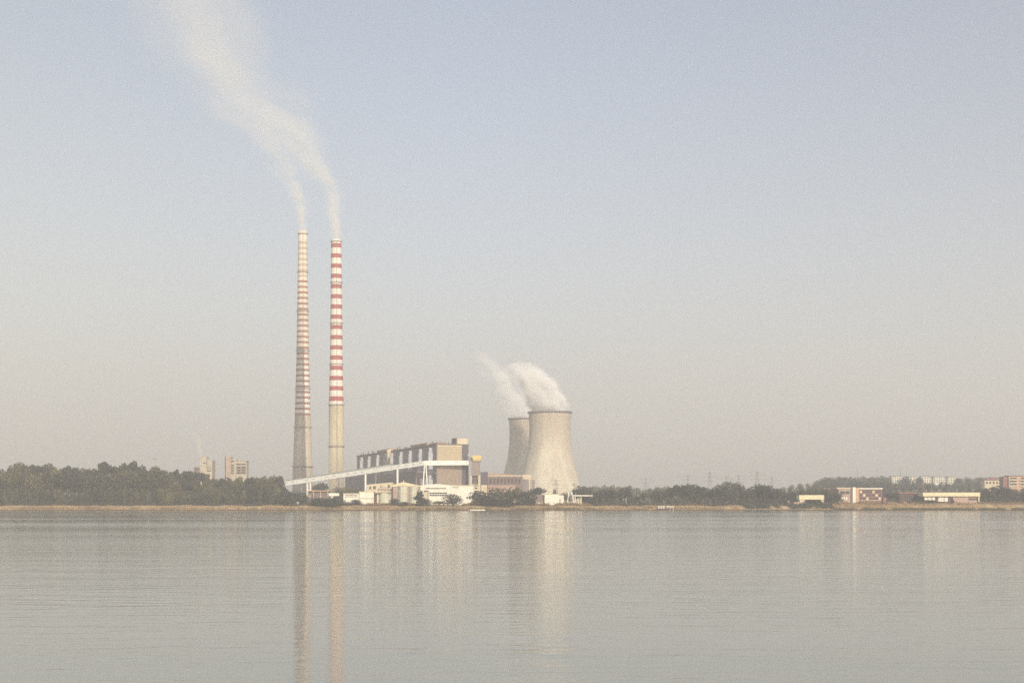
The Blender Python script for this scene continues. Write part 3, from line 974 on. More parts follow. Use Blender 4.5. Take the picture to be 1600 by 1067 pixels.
mb = MB(); mb.add([(xv - 2.4, 1035.2, zg + .35), (xv + 2.4, 1035.2, zg + .35), (xv + 2.4, 1035.2, zg + 1.1), (xv + 1.5, 1035.2, zg + 1.95), (xv - 2.4, 1035.2, zg + 1.95),
                   (xv - 2.4, 1037, zg + .35), (xv + 2.4, 1037, zg + .35), (xv + 2.4, 1037, zg + 1.1), (xv + 1.5, 1037, zg + 1.95), (xv - 2.4, 1037, zg + 1.95)],
                  [(0, 1, 2, 3, 4), (9, 8, 7, 6, 5), (0, 5, 6, 1), (1, 6, 7, 2), (2, 7, 8, 3), (3, 8, 9, 4), (4, 9, 5, 0)])
t.part('body', mb, M_white)
for a in (-1.5, 1.5):
    for yy in (1035.15, 1036.85):
        mb = MB(); mb.tube((xv + a, yy, zg + .35), (xv + a, yy + .2, zg + .35), .36, n=12); t.part('wheel', mb, M_dark_steel)
mb = MB(); mb.box(xv + .6, xv + 1.5, 1035.16, 1035.3, zg + 1.15, zg + 1.75); t.part('window', mb, M_window)
t = Thing('gantry', 'white A shaped gantry beside the plain white block', 'gantry', (X(891, 1046), 1046, gB))
for a, b in ((888.8, 886.0), (893.2, 897.0)):
    p = P(a, 767.5, 1046); q = P(b, 784, 1046); q.z = gz(q.x, 1046) - .4
    mb = MB(); mb.tube(tuple(p), tuple(q), 0.32, n=8); t.part('leg', mb, M_white_steel)
    q2 = Vector((q.x, q.y + 4, q.z)); mb = MB(); mb.tube(tuple(p + Vector((0, .5, 0))), tuple(q2), 0.25, n=8); t.part('leg', mb, M_grey_steel)
mb = MB(); mb.tube(tuple(P(888.3, 768.0, 1046)), tuple(P(893.8, 768.0, 1046)), 0.3, n=8); t.part('cross_bar', mb, M_grey_steel)
t = Thing('open_shelter', 'open shelter with a thin white flat roof right of the gantry', 'shelter', (X(911, 1048), 1048, gB))
mb = MB(); mb.px(895.5, 926.5, 773.2, 775.0, 1048, 9); t.part('roof', mb, M_white)
for a in (898.4, 907.5, 925):
    mb = MB(); mb.px(a, a + 0.8, 775, None, 1048.3, .4); t.part('post', mb, M_cream)
mb = MB(); mb.px(902, 909, 775.9, None, 1051, 5); t.part('wall', mb, M_cream)
mb = MB(); mb.px(909.1, 925, 776.2, None, 1056, .5); t.part('rear_wall', mb, M_brown)

# factory blocks above the left wood
Yf = 1500.0
gf = gz(X(330, Yf), Yf)
t = Thing('factory_block', 'cream concrete factory block with dark slots, the left of two above the wood', 'building', (X(320, Yf), Yf, gf))
mb = MB(); mb.px(312.2, 331.6, 718.5, None, Yf, 16); t.part('wall', mb, M_far_cream)
mb = MB(); mb.px(312.2, 322.5, 713.5, 718.45, Yf + .3, 12); t.part('penthouse', mb, M_far_cream)
mb = MB(); mb.px(303.0, 312.1, 729.8, None, Yf + 2, 12); t.part('side_wing', mb, M_grey_wall)
for a, b, c, d in ((317.5, 321, 722.2, 724.0), (322.6, 323.4, 720, 727), (322, 330, 728.4, 729.4), (323, 331, 731.5, 732.5), (323.5, 330, 734.5, 736.2), (304, 310.5, 731.5, 732.3)):
    mb = MB(); mb.px(a, b, c, d, Yf - .15, .3); t.part('slot', mb, M_brown)
t = Thing('factory_tower', 'orange slab tower with a framed dark block attached, right of the cream factory block', 'building', (X(365, Yf), Yf, gf))
mb = MB(); mb.px(352.6, 360.6, 713.2, None, Yf, 12); t.part('slab', mb, M_far_slab)
mb = MB(); mb.px(351.2, 352.5, 713.4, None, Yf + .3, 12); t.part('edge', mb, M_brown)
mb = MB(); mb.px(360.7, 368.5, 717.5, None, Yf + 2, 12); t.part('stair_core', mb, M_far_cream)
for yy in (719, 725.5, 729.5, 733.5, 737.5):
    mb = MB(); mb.px(361.3, 365.6, yy, yy + 2.6, Yf + 1.85, .3); t.part('window', mb, M_brown)
mb = MB(); mb.px(368.6, 385.0, 720.5, None, Yf + 1, 13); wl_ = t.part('block', mb, M_far_cream)
mb = MB(); mb.px(368.4, 385.8, 719.4, 720.4, Yf + .6, 14); t.part('roof', mb, M_far_slab, wl_)
for r_ in range(4):
    for c_ in range(2):
        yy = 724.2 + r_ * 4.2 if r_ else 724.0
        mb = MB(); mb.px(369.6 + c_ * 7.4, 376.3 + c_ * 7.4, yy, yy + (2.4 if r_ == 0 else 3.4), Yf + .85, .3); t.part('window', mb, M_brown, wl_)

# right shore buildings
Y1 = 1060.0
t = Thing('boathouse', 'single storey pavilion with a plain pale yellow band roof above dark bushes', 'pavilion', (X(1268, Y1), Y1, gz(X(1268, Y1), Y1)))
mb = MB(); mb.px(1248.8, 1287.6, 773.2, 780.2, Y1, 10); t.part('roof', mb, M_paleyellow)
mb = MB(); mb.px(1249.5, 1257.5, 780.2, None, Y1 + .4, 8); t.part('wall', mb, M_cream)
mb = MB(); mb.px(1257.6, 1283, 780.2, None, Y1 + 3, 5); t.part('recess', mb, M_brown)
mb = MB(); mb.px(1283.1, 1287.2, 780.2, None, Y1 + .4, 8); t.part('pillar', mb, M_cream)
t = Thing('low_annex', 'low pinkish annex with a parapet left of the yellow roofed pavilion', 'building', (X(1244, 1052), 1052, gz(X(1244, 1052), 1052)))
mb = MB(); mb.px(1232, 1257.8, 784.2, None, 1052, 5); t.part('wall', mb, M_pink)
mb = MB(); mb.px(1231.6, 1234, 781.8, 784.2, 1051.8, 5); mb.px(1234.05, 1258, 786.4, 787.3, 1051.8, .18); t.part('parapet', mb, M_cream)

Y2 = 1090.0
g2 = gz(X(1345, Y2), Y2)
t = Thing('lake_hotel', 'two storey glazed building with a white stair tower and white roof edge', 'building', (X(1345, Y2), Y2, g2))
mb = MB(); mb.px(1310.5, 1328.5, 763.8, None, Y2 + .6, 14); lw = t.part('left_wing', mb, M_pink)
mb = MB(); mb.px(1307.5, 1329, 761.6, 763.7, Y2 + .1, 15); t.part('roof', mb, M_cream, lw)
mb = MB(); mb.px(1313, 1320.5, 767, 771.6, Y2 + .45, .3); t.part('window', mb, M_window, lw)
mb = MB(); mb.px(1321.5, 1327, 767, 771.6, Y2 + .45, .3); t.part('window', mb, M_window, lw)
for k in range(3):
    mb = MB(); mb.px(1314.6 + 3.5 * k, 1317.2 + 3.5 * k, 776.4, 780.6, Y2 + .45, .3); t.part('blind', mb, M_white, lw)
mb = MB(); mb.px(1328.6, 1332.2, 762, None, Y2 + .3, 12); t.part('wall', mb, M_grey_wall)
mb = MB(); mb.px(1332.3, 1337.0, 761, None, Y2 - .8, 10); t.part('stair_tower', mb, M_white)
mb = MB(); mb.px(1337.1, 1342.2, 761.8, None, Y2 - .2, 12); t.part('pier', mb, M_orange)
mb = MB(); mb.px(1342.3, 1378.2, 764.2, None, Y2 + .7, 13); mw = t.part('main_wing', mb, M_brick)
mb = MB(); mb.px(1342.3, 1379, 762.2, 764.1, Y2 - .3, 15); t.part('roof', mb, M_white, mw)
for r_ in range(3):
    for c_ in range(7):
        mb = MB(); mb.px(1343.6 + c_ * 4.9, 1347.2 + c_ * 4.9, 766.5 + r_ * 5.2, 770.2 + r_ * 5.2, Y2 + .55, .3)
        t.part('window', mb, M_window if (r_ * 3 + c_) % 4 else M_cream, mw)
mb = MB(); mb.px(1342.5, 1378, 781.4, 782.2, Y2 - .3, 1.0); t.part('balcony', mb, M_cream, mw)
mb = MB(); mb.px(1338, 1352, 785.0, 787.2, Y2 - 12, 4); t.part('terrace', mb, M_brick)
mb = MB(); mb.px(1380, 1385, 777, None, Y2 - 2, 5); t.part('side_annex', mb, M_brick)
t = Thing('garage', 'small dark garage with a pale roof edge among trees left of the glazed building', 'garage', (X(1292, 1105), 1105, gz(X(1292, 1105), 1105)))
mb = MB(); mb.px(1288, 1296.5, 763.6, None, 1105, 8); t.part('wall', mb, M_brick)
mb = MB(); mb.px(1287.5, 1297, 762.6, 763.6, 1104.6, 9); t.part('roof', mb, M_cream)
t = Thing('garden_wall', 'low pale wall right of the glazed building', 'wall', (X(1394, 1045), 1045, gz(X(1394, 1045), 1045)))
mb = MB(); mb.px(1387.2, 1401, 785.2, None, 1045, 1.0); t.part('wall', mb, M_cream)
mb = MB(); mb.px(1386.9, 1401.3, 784.7, 785.2, 1044.8, 1.4); t.part('coping', mb, M_white)
t = Thing('white_hut', 'tiny white hut between the low wall and the long pavilion', 'hut', (X(1414.5, 1045), 1045, gz(X(1414.5, 1045), 1045)))
mb = MB(); mb.px(1412.6, 1416.6, 785, None, 1045, 1.6); t.part('wall', mb, M_white)
mb = MB(); mb.px(1412.2, 1417, 784.3, 785, 1044.8, 2.0); t.part('roof', mb, M_cream)
mb = MB(); mb.px(1414, 1415.2, 786, None, 1044.95, .1); t.part('door', mb, M_brown)

Y3 = 1062.0
g3 = gz(X(1487, Y3), Y3)
t = Thing('long_pavilion', 'long pavilion with a deep yellow roof band over white and pink walls', 'pavilion', (X(1487, Y3), Y3, g3))
mb = MB(); mb.px(1442.2, 1531.6, 769.0, 775.2, Y3 - 1.2, 14); t.part('roof', mb, M_paleyellow)
mb = MB(); mb.px(1442.0, 1531.8, 768.4, 769.0, Y3 - 1.4, 14.4); t.part('coping', mb, M_brown)
mb = MB(); mb.px(1444.5, 1489, 775.2, None, Y3 + .6, 10); lw = t.part('wall', mb, M_brown, label='dark recessed wall')
for a, b in ((1444.6, 1449.5), (1450.4, 1455.4), (1456.4, 1461), (1466, 1474.6), (1475.6, 1481)):
    mb = MB(); mb.px(a, b, 776.2, 781 if a < 1464 else 783.4, Y3 + .45, .3); t.part('panel', mb, M_white, lw)
mb = MB(); mb.px(1489.1, 1513, 775.2, None, Y3 + .2, 11); t.part('wall', mb, M_pink, label='pink brick wall')
mb = MB(); mb.px(1513.1, 1528.5, 775.2, 778.5, Y3 + .8, 10); mb.px(1513.1, 1528.5, 781.2, None, Y3 + .8, 10); t.part('wall', mb, M_pink, label='parapet wall of the open porch')
mb = MB(); mb.px(1513.2, 1528.4, 778.5, 781.2, Y3 + 1.6, 8); t.part('window', mb, M_window)
mb = MB(); mb.px(1528.6, 1530.6, 775.2, None, Y3 - .6, 1.2); t.part('post', mb, M_cream)
t = Thing('dark_wing', 'dark brown low building left of the yellow banded pavilion', 'building', (X(1422, 1078), 1078, gz(X(1422, 1078), 1078)))
mb = MB(); mb.px(1405.5, 1441.5, 771.2, None, 1078, 9); t.part('wall', mb, M_brown)
mb = MB(); mb.px(1404.8, 1442, 769.6, 771.2, 1077.4, 10); t.part('roof', mb, M_brick)
for k in range(5):
    mb = MB(); mb.px(1408 + k * 6.6, 1412 + k * 6.6, 774.5, 779, 1077.9, .2); t.part('window', mb, M_window)

# blocks of flats on the far hill
Yb = 1860.0
for (a, b, yt, yb, lab) in ((1393.5, 1408, 744.0, 756, 'squarish cream block of flats at the left end of the far hilltop row'),
                            (1420.5, 1430.5, 745.2, 754, 'narrowest cream block on the far hilltop, half sunk in trees'),
                            (1440, 1455.2, 744.6, 755, 'cream block in the middle of the far hilltop row'),
                            (1458.8, 1477, 745.0, 754, 'wide low cream block right of the middle of the hilltop row'),
                            (1480.8, 1496, 745.2, 754, 'cream block at the right end of the far hilltop row')):
    xc = X((a + b) / 2, Yb); g = gz(xc, Yb)
    t = Thing('apartment_block', lab, 'block of flats', (xc, Yb, g), 'cream flats along the far hilltop')
    mb = MB(); mb.px(a, b, yt, None, Yb, 12); t.part('wall', mb, M_white)
    mb = MB(); mb.px(a - .3, b + .3, yt - .8, yt, Yb - .4, 12.8); t.part('roof', mb, M_brown)
    nc = max(2, int((b - a) / 3.6))
    for r_ in range(3):
        for c_ in range(nc):
            w = (b - a) / nc
            mb = MB(); mb.px(a + w * c_ + w * .25, a + w * c_ + w * .75, yt + 1.4 + 3.0 * r_, yt + 3.0 + 3.0 * r_, Yb - .15, .3)
            t.part('window', mb, M_window)
Yb = 1500.0
t = Thing('villa', 'yellowish long house with a red roof piece near the right edge of the hill', 'house', (X(1552, Yb), Yb, gz(X(1552, Yb), Yb)))
mb = MB(); mb.px(1538.5, 1567, 750.2, None, Yb, 11); t.part('wall', mb, M_cream)
a, b = X(1540, Yb), X(1567.3, Yb)
mb = MB(); zz0, zz1 = Z(750.2, Yb), Z(745.2, Yb)
mb.add([(a, Yb - .5, zz0), (b, Yb - .5, zz0), (b, Yb + 11.5, zz0), (a, Yb + 11.5, zz0), (a + 4, Yb + 5.5, zz1), (b - 5, Yb + 5.5, zz1)],
       [(0, 1, 5, 4), (1, 2, 5), (2, 3, 4, 5), (3, 0, 4), (3, 2, 1, 0)])
t.part('roof', mb, M_brick)
for k in range(5):
    mb = MB(); mb.px(1540.5 + 5.4 * k, 1543.4 + 5.4 * k, 752.4, 755.6, Yb - .12, .25); t.part('window', mb, M_window)
Yb = 1440.0
t = Thing('balcony_block', 'orange and red apartment house with cream balconies at the right edge', 'block of flats', (X(1590, Yb), Yb, gz(X(1590, Yb), Yb)))
mb = MB(); mb.px(1567.6, 1576, 744.5, None, Yb + 2, 12); t.part('side_wing', mb, M_brick)
mb = MB(); mb.px(1576.1, 1616, 743.6, None, Yb, 14); w_ = t.part('wall', mb, M_orange)
mb = MB(); mb.px(1575.6, 1617, 742.6, 743.6, Yb - .4, 15); t.part('roof', mb, M_brown, w_)
for r_ in range(3):
    for k in range(2):
        mb = MB(); mb.px(1577 + 17 * k, 1590 + 17 * k, 748.6 + 4.6 * r_, 750.4 + 4.6 * r_, Yb - 1.2, 1.25); t.part('balcony', mb, M_cream, w_)
        mb = MB(); mb.px(1578 + 17 * k, 1588.5 + 17 * k, 745.8 + 4.6 * r_, 748.5 + 4.6 * r_, Yb - .12, .25); t.part('window', mb, M_window, w_)


# ------------------------------------------------------------------ pylons and masts
def pylon_mb(h, w, arm, levels=(0.62, 0.78, 0.93)):
    mb = MB()
    r = max(0.16, 0.006 * h)
    seg = 7
    def cw(f): return w * (1 - f) ** 1.1 + 0.5
    for i in range(seg):
        f0, f1 = i / seg, (i + 1) / seg
        for sx_ in (-1, 1):
            for sy_ in (-1, 1):
                mb.tube((sx_ * cw(f0), sy_ * cw(f0), f0 * h), (sx_ * cw(f1), sy_ * cw(f1), f1 * h), r, n=4)
        for sy_ in (-1, 1):
            mb.tube((-cw(f0), sy_ * cw(f0), f0 * h), (cw(f1), sy_ * cw(f1), f1 * h), r * .6, n=4)
            mb.tube((cw(f0), sy_ * cw(f0), f0 * h), (-cw(f1), sy_ * cw(f1), f1 * h), r * .6, n=4)
    return mb, r


def pylon(px, top, Y, label, scale=1.0, w=3.4, arm=12.0, levels=(0.66, 0.80, 0.94), group=None, gpy=None):
    xc = X(px, Y); g = gz(xc, Y)
    h = Z(top, Y) - g
    t = Thing('pylon', label, 'pylon', (xc, Y, g), group)
    mb, r = pylon_mb(h, w, arm)
    mb.v = [(p[0] + xc, p[1] + Y, p[2] + g) for p in mb.v]
    t.part('lattice_mast', mb, M_pylon)
    for i, lv in enumerate(levels):
        a = arm * (0.7 if i != len(levels) // 2 else 1.0)
        mb = MB()
        z = g + h * lv
        mb.tube((xc - a, Y, z), (xc + a, Y, z), r * .9, n=4)
        mb.tube((xc - a, Y, z), (xc, Y, z + h * 0.045), r * .6, n=4)
        mb.tube((xc + a, Y, z), (xc, Y, z + h * 0.045), r * .6, n=4)
        for s_ in (-1, -.5, .5, 1):
            mb.tube((xc + a * s_, Y, z), (xc + a * s_, Y, z - h * .05), r * .6, n=4)
        t.part('cross_arm', mb, M_pylon)


PYL = 'distant grey lattice pylon showing above the trees right of the cooling towers'
for px, top, Y in ((1009, 746, 2350), (1075, 742, 2100), (1109, 737, 1950), (1135, 743, 2200), (1154, 742, 2100), (1183, 736, 1900), (1206, 744, 2250)):
    pylon(px, top, Y, PYL, group='distant pylons on the right horizon')
pylon(868.5, 748.5, 1250, 'small pylon silhouetted against the base of the nearer cooling tower', w=2.2, arm=4.2, levels=(0.80, 0.94))
pylon(897.5, 754, 1290, 'small pylon at the right foot of the nearer cooling tower', w=2.0, arm=3.0, levels=(0.9,))
for k, (px, top) in enumerate(((1340, 734), (1370.5, 731), (1407, 729))):
    Ym = 1700 + 30 * k
    xc = X(px, Ym); g = gz(xc, Ym)
    t = Thing('mast', ('thin antenna mast on the hill above the glazed building', 'thin antenna mast on the hill right of the glazed building', 'tall thin antenna mast at the left end of the hilltop flats')[k], 'mast', (xc, Ym, g))
    mb = MB(); mb.tube((xc, Ym, g), (xc, Ym, Z(top, Ym)), .28, .14, 6); t.part('pole', mb, M_pylon)
    mb = MB(); mb.tube((xc - 1.6, Ym, Z(top + 4, Ym)), (xc + 1.6, Ym, Z(top + 4, Ym)), .12, n=5); t.part('cross_arm', mb, M_pylon)
# lamp posts in the compound
for px, yt, Yq, lab in ((823.6, 765, 1032, 'thin pale lamp post in front of the large bush left of the white block'),
                        (899.2, 769, 1040, 'thin pale lamp post beside the gantry')):
    xc = X(px, Yq); g = gz(xc, Yq)
    t = Thing('lamp_post', lab, 'lamp post', (xc, Yq, g))
    mb = MB(); mb.tube((xc, Yq, g - .2), (xc, Yq, Z(yt, Yq)), .14, .09, 6); t.part('pole', mb, M_white_steel)
    mb = MB(); mb.beam((xc - .1, Yq, Z(yt, Yq)), (xc + 1.2, Yq, Z(yt, Yq) + .1), .25, .16); t.part('lamp_head', mb, M_grey_steel)

# ------------------------------------------------------------------ boat, landing stage, piles, bird
Yb = 994.0
xb = X(1036, Yb)
t = Thing('cabin_boat', 'dark hulled cabin boat with a white cabin moored at the far bank', 'boat', (xb, Yb, 0))
mb = MB()
secs = [(-4.4, .55, 1.45), (-3.6, 1.2, 1.35), (-1.5, 1.5, 1.25), (1.2, 1.5, 1.3), (3.2, 1.0, 1.5), (4.6, .08, 1.9)]
for (xx, hw, zt) in secs:
    mb.v += [(xb + xx, Yb - hw, zt), (xb + xx, Yb - hw * .7, -.3), (xb + xx, Yb + hw * .7, -.3), (xb + xx, Yb + hw, zt)]
for i in range(len(secs) - 1):
    o = i * 4
    for k in range(4):
        mb.f.append((o + k, o + 4 + k, o + 4 + (k + 1) % 4, o + (k + 1) % 4)); mb.m.append(0)
mb.f += [(0, 1, 2, 3), (23, 22, 21, 20)]; mb.m += [0, 0]
t.part('hull', mb, M_boat_dark)
mb = MB(); mb.box(xb - 3.4, xb + 1.6, Yb - 1.15, Yb + 1.15, .8, 2.7); mb.box(xb - 3.7, xb + 1.9, Yb - 1.3, Yb + 1.3, 2.7, 2.9); cab = t.part('cabin', mb, M_white)
for k in range(3):
    mb = MB(); mb.box(xb - 2.9 + 1.8 * k, xb - 1.6 + 1.8 * k, Yb - 1.2, Yb - 1.1, 1.5, 2.35); t.part('window', mb, M_window, cab)
mb = MB(); mb.tube((xb + .5, Yb, 2.9), (xb + .5, Yb, 3.9), .05, n=5); t.part('mast', mb, M_white_steel)
xl = X(1046.5, 999)
t = Thing('landing_stage', 'small white railed landing stage right of the cabin boat', 'jetty', (xl, 999, 0))
mb = MB(); mb.box(xl - 2.2, xl + 2.4, 996.5, 1001.5, 1.5, 1.75); t.part('deck', mb, M_cream)
for a in (-2.0, 0, 2.2):
    mb = MB(); mb.tube((xl + a, 996.7, -1), (xl + a, 996.7, 3.0), .12, n=6); t.part('post', mb, M_white_steel)
mb = MB(); mb.beam((xl - 2.2, 996.7, 3.0), (xl + 2.4, 996.7, 3.0), .1, .2); mb.beam((xl - 2.2, 996.7, 2.4), (xl + 2.4, 996.7, 2.4), .08, .12); t.part('railing', mb, M_white_steel)
t = Thing('pontoon', 'long flat low pontoon lying on the water under the large dark trees', 'pontoon', (X(1101, 994), 994, 0))
mb = MB(); mb.box(X(1090, 994), X(1115, 994), 993, 995, -.1, .45); t.part('deck', mb, M_wood)
for k in range(4):
    q = X(1092 + 7 * k, 994); mb = MB(); mb.tube((q, 995.1, -1), (q, 995.1, 1.3), .12, n=6); t.part('post', mb, M_wood)
t = Thing('landing_slab', 'short pale concrete slab at the waterline below the white hall', 'slab', (X(746, 996), 996, 0))
mb = MB(); mb.box(X(734.5, 997), X(758, 997), 996, 1000, -.3, .55); t.part('deck', mb, M_white)

pile0 = None
px = 1170.0
rp = random.Random(5)
while px < 1404:
    Yp = shore(X(px, 998)) - .5
    hgt = rp.uniform(.7, 1.15)
    mb = MB() if pile0 is None else None
    if pile0 is None:
        mb.tube((0, 0, -1.0), (0, 0, .92), .26, .22, 7); mb.tube((0, 0, .92), (0, 0, 1.0), .22, .12, 7)
        o = mb.build('pile', M_wood); pile0 = o
    else:
        o = pile0.copy(); COL.objects.link(o)
    o.location = (X(px, Yp), Yp, 0); o.scale = (1, 1, hgt); o.rotation_euler = (0, 0, rp.uniform(0, 6))
    tag(o, 'short dark wooden pile in the line along the right waterline', 'pile', 'dark piles along the right waterline')
    px += rp.uniform(2.8, 4.2)

pb = P(241.5, 716.6, 260)
mb = MB()
# gliding bird: body spindle and two raised wings in one continuous mesh strip
prof = [(-.30, .01), (-.2, .05), (0, .075), (.14, .06), (.22, .03), (.27, .005)]
nb = 8
for (yy, rr) in prof:
    for k in range(nb):
        a = 2 * math.pi * k / nb
        mb.v.append((pb.x + rr * math.cos(a), pb.y + yy * .5, pb.z - .03 + rr * math.sin(a)))
for i in range(len(prof) - 1):
    for k in range(nb):
        mb.f.append((i * nb + k, i * nb + (k + 1) % nb, (i + 1) * nb + (k + 1) % nb, (i + 1) * nb + k)); mb.m.append(0)
for s_ in (-1, 1):
    mb.add([(pb.x + s_ * .04, pb.y - .08, pb.z), (pb.x + s_ * .3, pb.y - .10, pb.z + .05), (pb.x + s_ * .58, pb.y, pb.z + .02), (pb.x + s_ * .3, pb.y + .10, pb.z + .05), (pb.x + s_ * .04, pb.y + .1, pb.z),
            (pb.x + s_ * .04, pb.y - .08, pb.z - .04), (pb.x + s_ * .3, pb.y - .10, pb.z + .02), (pb.x + s_ * .3, pb.y + .10, pb.z + .02), (pb.x + s_ * .04, pb.y + .1, pb.z - .04)],
           [(0, 1, 3, 4), (1, 2, 3), (8, 7, 6, 5), (7, 2, 6), (0, 5, 6, 1), (1, 6, 2), (3, 2, 7), (4, 3, 7, 8)])
tag(mb.build('bird', M_bird, origin=pb), 'small dark bird gliding with spread wings above the left wood', 'bird')


# ------------------------------------------------------------------ trees
def crown_mesh(kind, seed, leafmat, n=1500):
    rg = np.random.default_rng(seed)
    if kind == 'broad': env, nl, z0 = (3.6, 3.6, 3.7), 15, 6.1
    elif kind == 'tall': env, nl, z0 = (2.3, 2.3, 4.1), 14, 5.7
    elif kind == 'conic': env, nl, z0 = (3.3, 3.3, 4.8), 18, 4.9
    else: env, nl, z0 = (5.0, 4.2, 5.0), 18, 4.6
    lobes = []
    for i in range(nl):
        for _ in range(50):
            p = rg.uniform(-1, 1, 3)
            if np.linalg.norm(p) < 0.95: break
        if kind in ('broad', 'tall'):
            p[2] = abs(p[2]) * 0.9 if rg.random() < .45 else p[2]
        s = 1.0
        if kind == 'conic':
            s = 1.0 - 0.62 * (p[2] + 1) / 2
        if kind == 'bush':
            s = math.sqrt(max(0.1, 1 - max(0, p[2]) ** 2 * .8))
            p[2] = min(p[2], .78)
        c = np.array([p[0] * env[0] * .78 * s, p[1] * env[1] * .78 * s, z0 + p[2] * env[2] * .80])
        r = rg.uniform(.26, .42) * env[0] * (0.8 + .4 * s) * (1.15 if kind == 'tall' else 1)
        lobes.append((c, r))
    w = np.array([r ** 2 for c, r in lobes]); w /= w.sum()
    idx = rg.choice(len(lobes), n, p=w)
    d = rg.normal(size=(n, 3)); d /= np.linalg.norm(d, axis=1)[:, None]
    rad = np.array([lobes[i][1] for i in idx]) * (rg.uniform(0.45, 1.12, n) ** .6)
    cen = np.array([lobes[i][0] for i in idx]) + d * rad[:, None] * np.array([1, 1, .85])
    zmin = 0.0 if kind in ('bush', 'conic') else 1.5
    cen[:, 2] = np.clip(cen[:, 2], zmin + .15, 10.05)
    nrm = d * .7 + rg.normal(size=(n, 3)) * .6
    nrm /= np.linalg.norm(nrm, axis=1)[:, None]
    t1 = np.cross(nrm, rg.normal(size=(n, 3))); t1 /= np.linalg.norm(t1, axis=1)[:, None]
    t2 = np.cross(nrm, t1)
    sz = rg.uniform(.20, .42, n)[:, None]
    a = cen + t1 * sz; b = cen + t2 * sz * .8; c = cen - t1 * sz * .9; e = cen - t2 * sz * .75
    V = np.stack([a, b, c, e], 1).reshape(-1, 3)
    # heights normalised so the crown ends at z = 10
    V[:, 2] *= 10.0 / V[:, 2].max()
    V[:, 2] = np.maximum(V[:, 2], 0.02)
    me = bpy.data.meshes.new('crown')
    me.from_pydata(V.tolist(), [], [(4 * i, 4 * i + 1, 4 * i + 2, 4 * i + 3) for i in range(n)])
    me.materials.append(leafmat)
    tb = MB()
    pts = [Vector((0, 0, -.3)), Vector((rg.normal() * .12, rg.normal() * .12, 2.2)), Vector((rg.normal() * .25, rg.normal() * .25, 4.6)), Vector((rg.normal() * .4, rg.normal() * .4, 7.4))]
    rs = [.30, .23, .15, .06]
    for i in range(3): tb.tube(pts[i], pts[i + 1], rs[i], rs[i + 1], 6)
    for c, r in lobes[:6]:
        k = rg.uniform(.3, .8)
        st = pts[1].lerp(pts[2], k)
        tb.tube(st, st.lerp(Vector(c), .85), .11, .04, 5)
    tm = bpy.data.meshes.new('trunk')
    tm.from_pydata([tuple(p) for p in tb.v], [], tb.f)
    tm.materials.append(M_bark)
    return me, tm


LIB = {}
sd = 100
for kind in ('broad', 'tall', 'conic', 'bush'):
    for mname, lm in (('mid', M_leaf_mid), ('dark', M_leaf_dark), ('olive', M_leaf_olive)):
        LIB[kind, mname] = []
        for i in range(3):
            sd += 1
            LIB[kind, mname].append(crown_mesh(kind, sd, lm))
rt = random.Random(11)
NTREE = 0


def tree(px, top, Y, kind, mname, label, group=None, widen=1.0, name='tree', width_px=None):
    global NTREE
    NTREE += 1
    xc = X(px, Y, 770); g = gz(xc, Y)
    h = max(1.0, Z(top, Y) - g)
    cm, tm = rt.choice(LIB[kind, mname])
    root = bpy.data.objects.new(name, None)
    root.empty_display_size = .5
    COL.objects.link(root)
    root.location = (xc, Y, g)
    s = h / 10.0
    base = {'broad': 3.9, 'tall': 2.6, 'conic': 3.4, 'bush': 5.0}[kind]
    sxy = s * widen
    if width_px: sxy = (1.5 if kind == 'bush' else 1.3) * width_px * Y / FPX / (2 * base)
    root.scale = (sxy, sxy * rt.uniform(.9, 1.1), s)
    root.rotation_euler = (0, 0, rt.uniform(0, 6.28))
    tag(root, label, 'bush' if kind == 'bush' else 'tree', group)
    for nm, me in (('crown', cm), ('trunk', tm)):
        o = bpy.data.objects.new(nm, me); COL.objects.link(o); o.parent = root
    return root


prof_x = [-20, 0, 12, 25, 40, 50, 75, 85, 110, 137, 148, 163, 195, 205, 213, 220, 230, 240, 250, 262, 283, 300, 322, 338, 350, 365, 390, 410, 420, 432, 442, 455]
prof_y = [731, 733, 735, 722, 727, 724, 723, 729, 727, 727, 733, 722.5, 724, 724, 719.5, 723, 731, 728, 728, 734, 737, 738, 742, 747, 744, 744, 743, 741, 744, 744, 752, 763]
GB = 'tall trees in the back of the left wood'
x = -12.0
while x < 438:
    top = np.interp(x, prof_x, prof_y) + rt.choice([rt.uniform(-4, -1), rt.uniform(-1, 3), rt.uniform(1, 6)])
    tree(x, top, rt.uniform(1085, 1125), rt.choice(['broad', 'tall', 'broad']), rt.choice(['mid', 'mid', 'olive', 'dark']),
         'tall leafy tree in the ragged back row of the left shore wood', GB, widen=rt.uniform(.62, .85))
    x += rt.uniform(6.0, 9.0)
x = -14.0
while x < 446:
    top = np.interp(x, prof_x, prof_y) + rt.uniform(9, 18)
    tree(x, min(top, 765), rt.uniform(1046, 1066), rt.choice(['broad', 'broad', 'bush']), rt.choice(['mid', 'olive', 'dark', 'mid']),
         'middling tree inside the left shore wood, below the back row', 'trees in the middle of the left wood', widen=rt.uniform(.8, 1.05))
    x += rt.uniform(7.5, 10.5)
x = -12.0
while x < 452:
    tree(x, rt.uniform(760, 769), rt.uniform(1018, 1026), 'bush', rt.choice(['mid', 'mid', 'dark', 'olive']),
         'low bushy young tree in the front row of the left wood above the bank', 'front row of the left wood', widen=rt.uniform(.62, .85), name='young_tree')
    x += rt.uniform(6.5, 9.5)
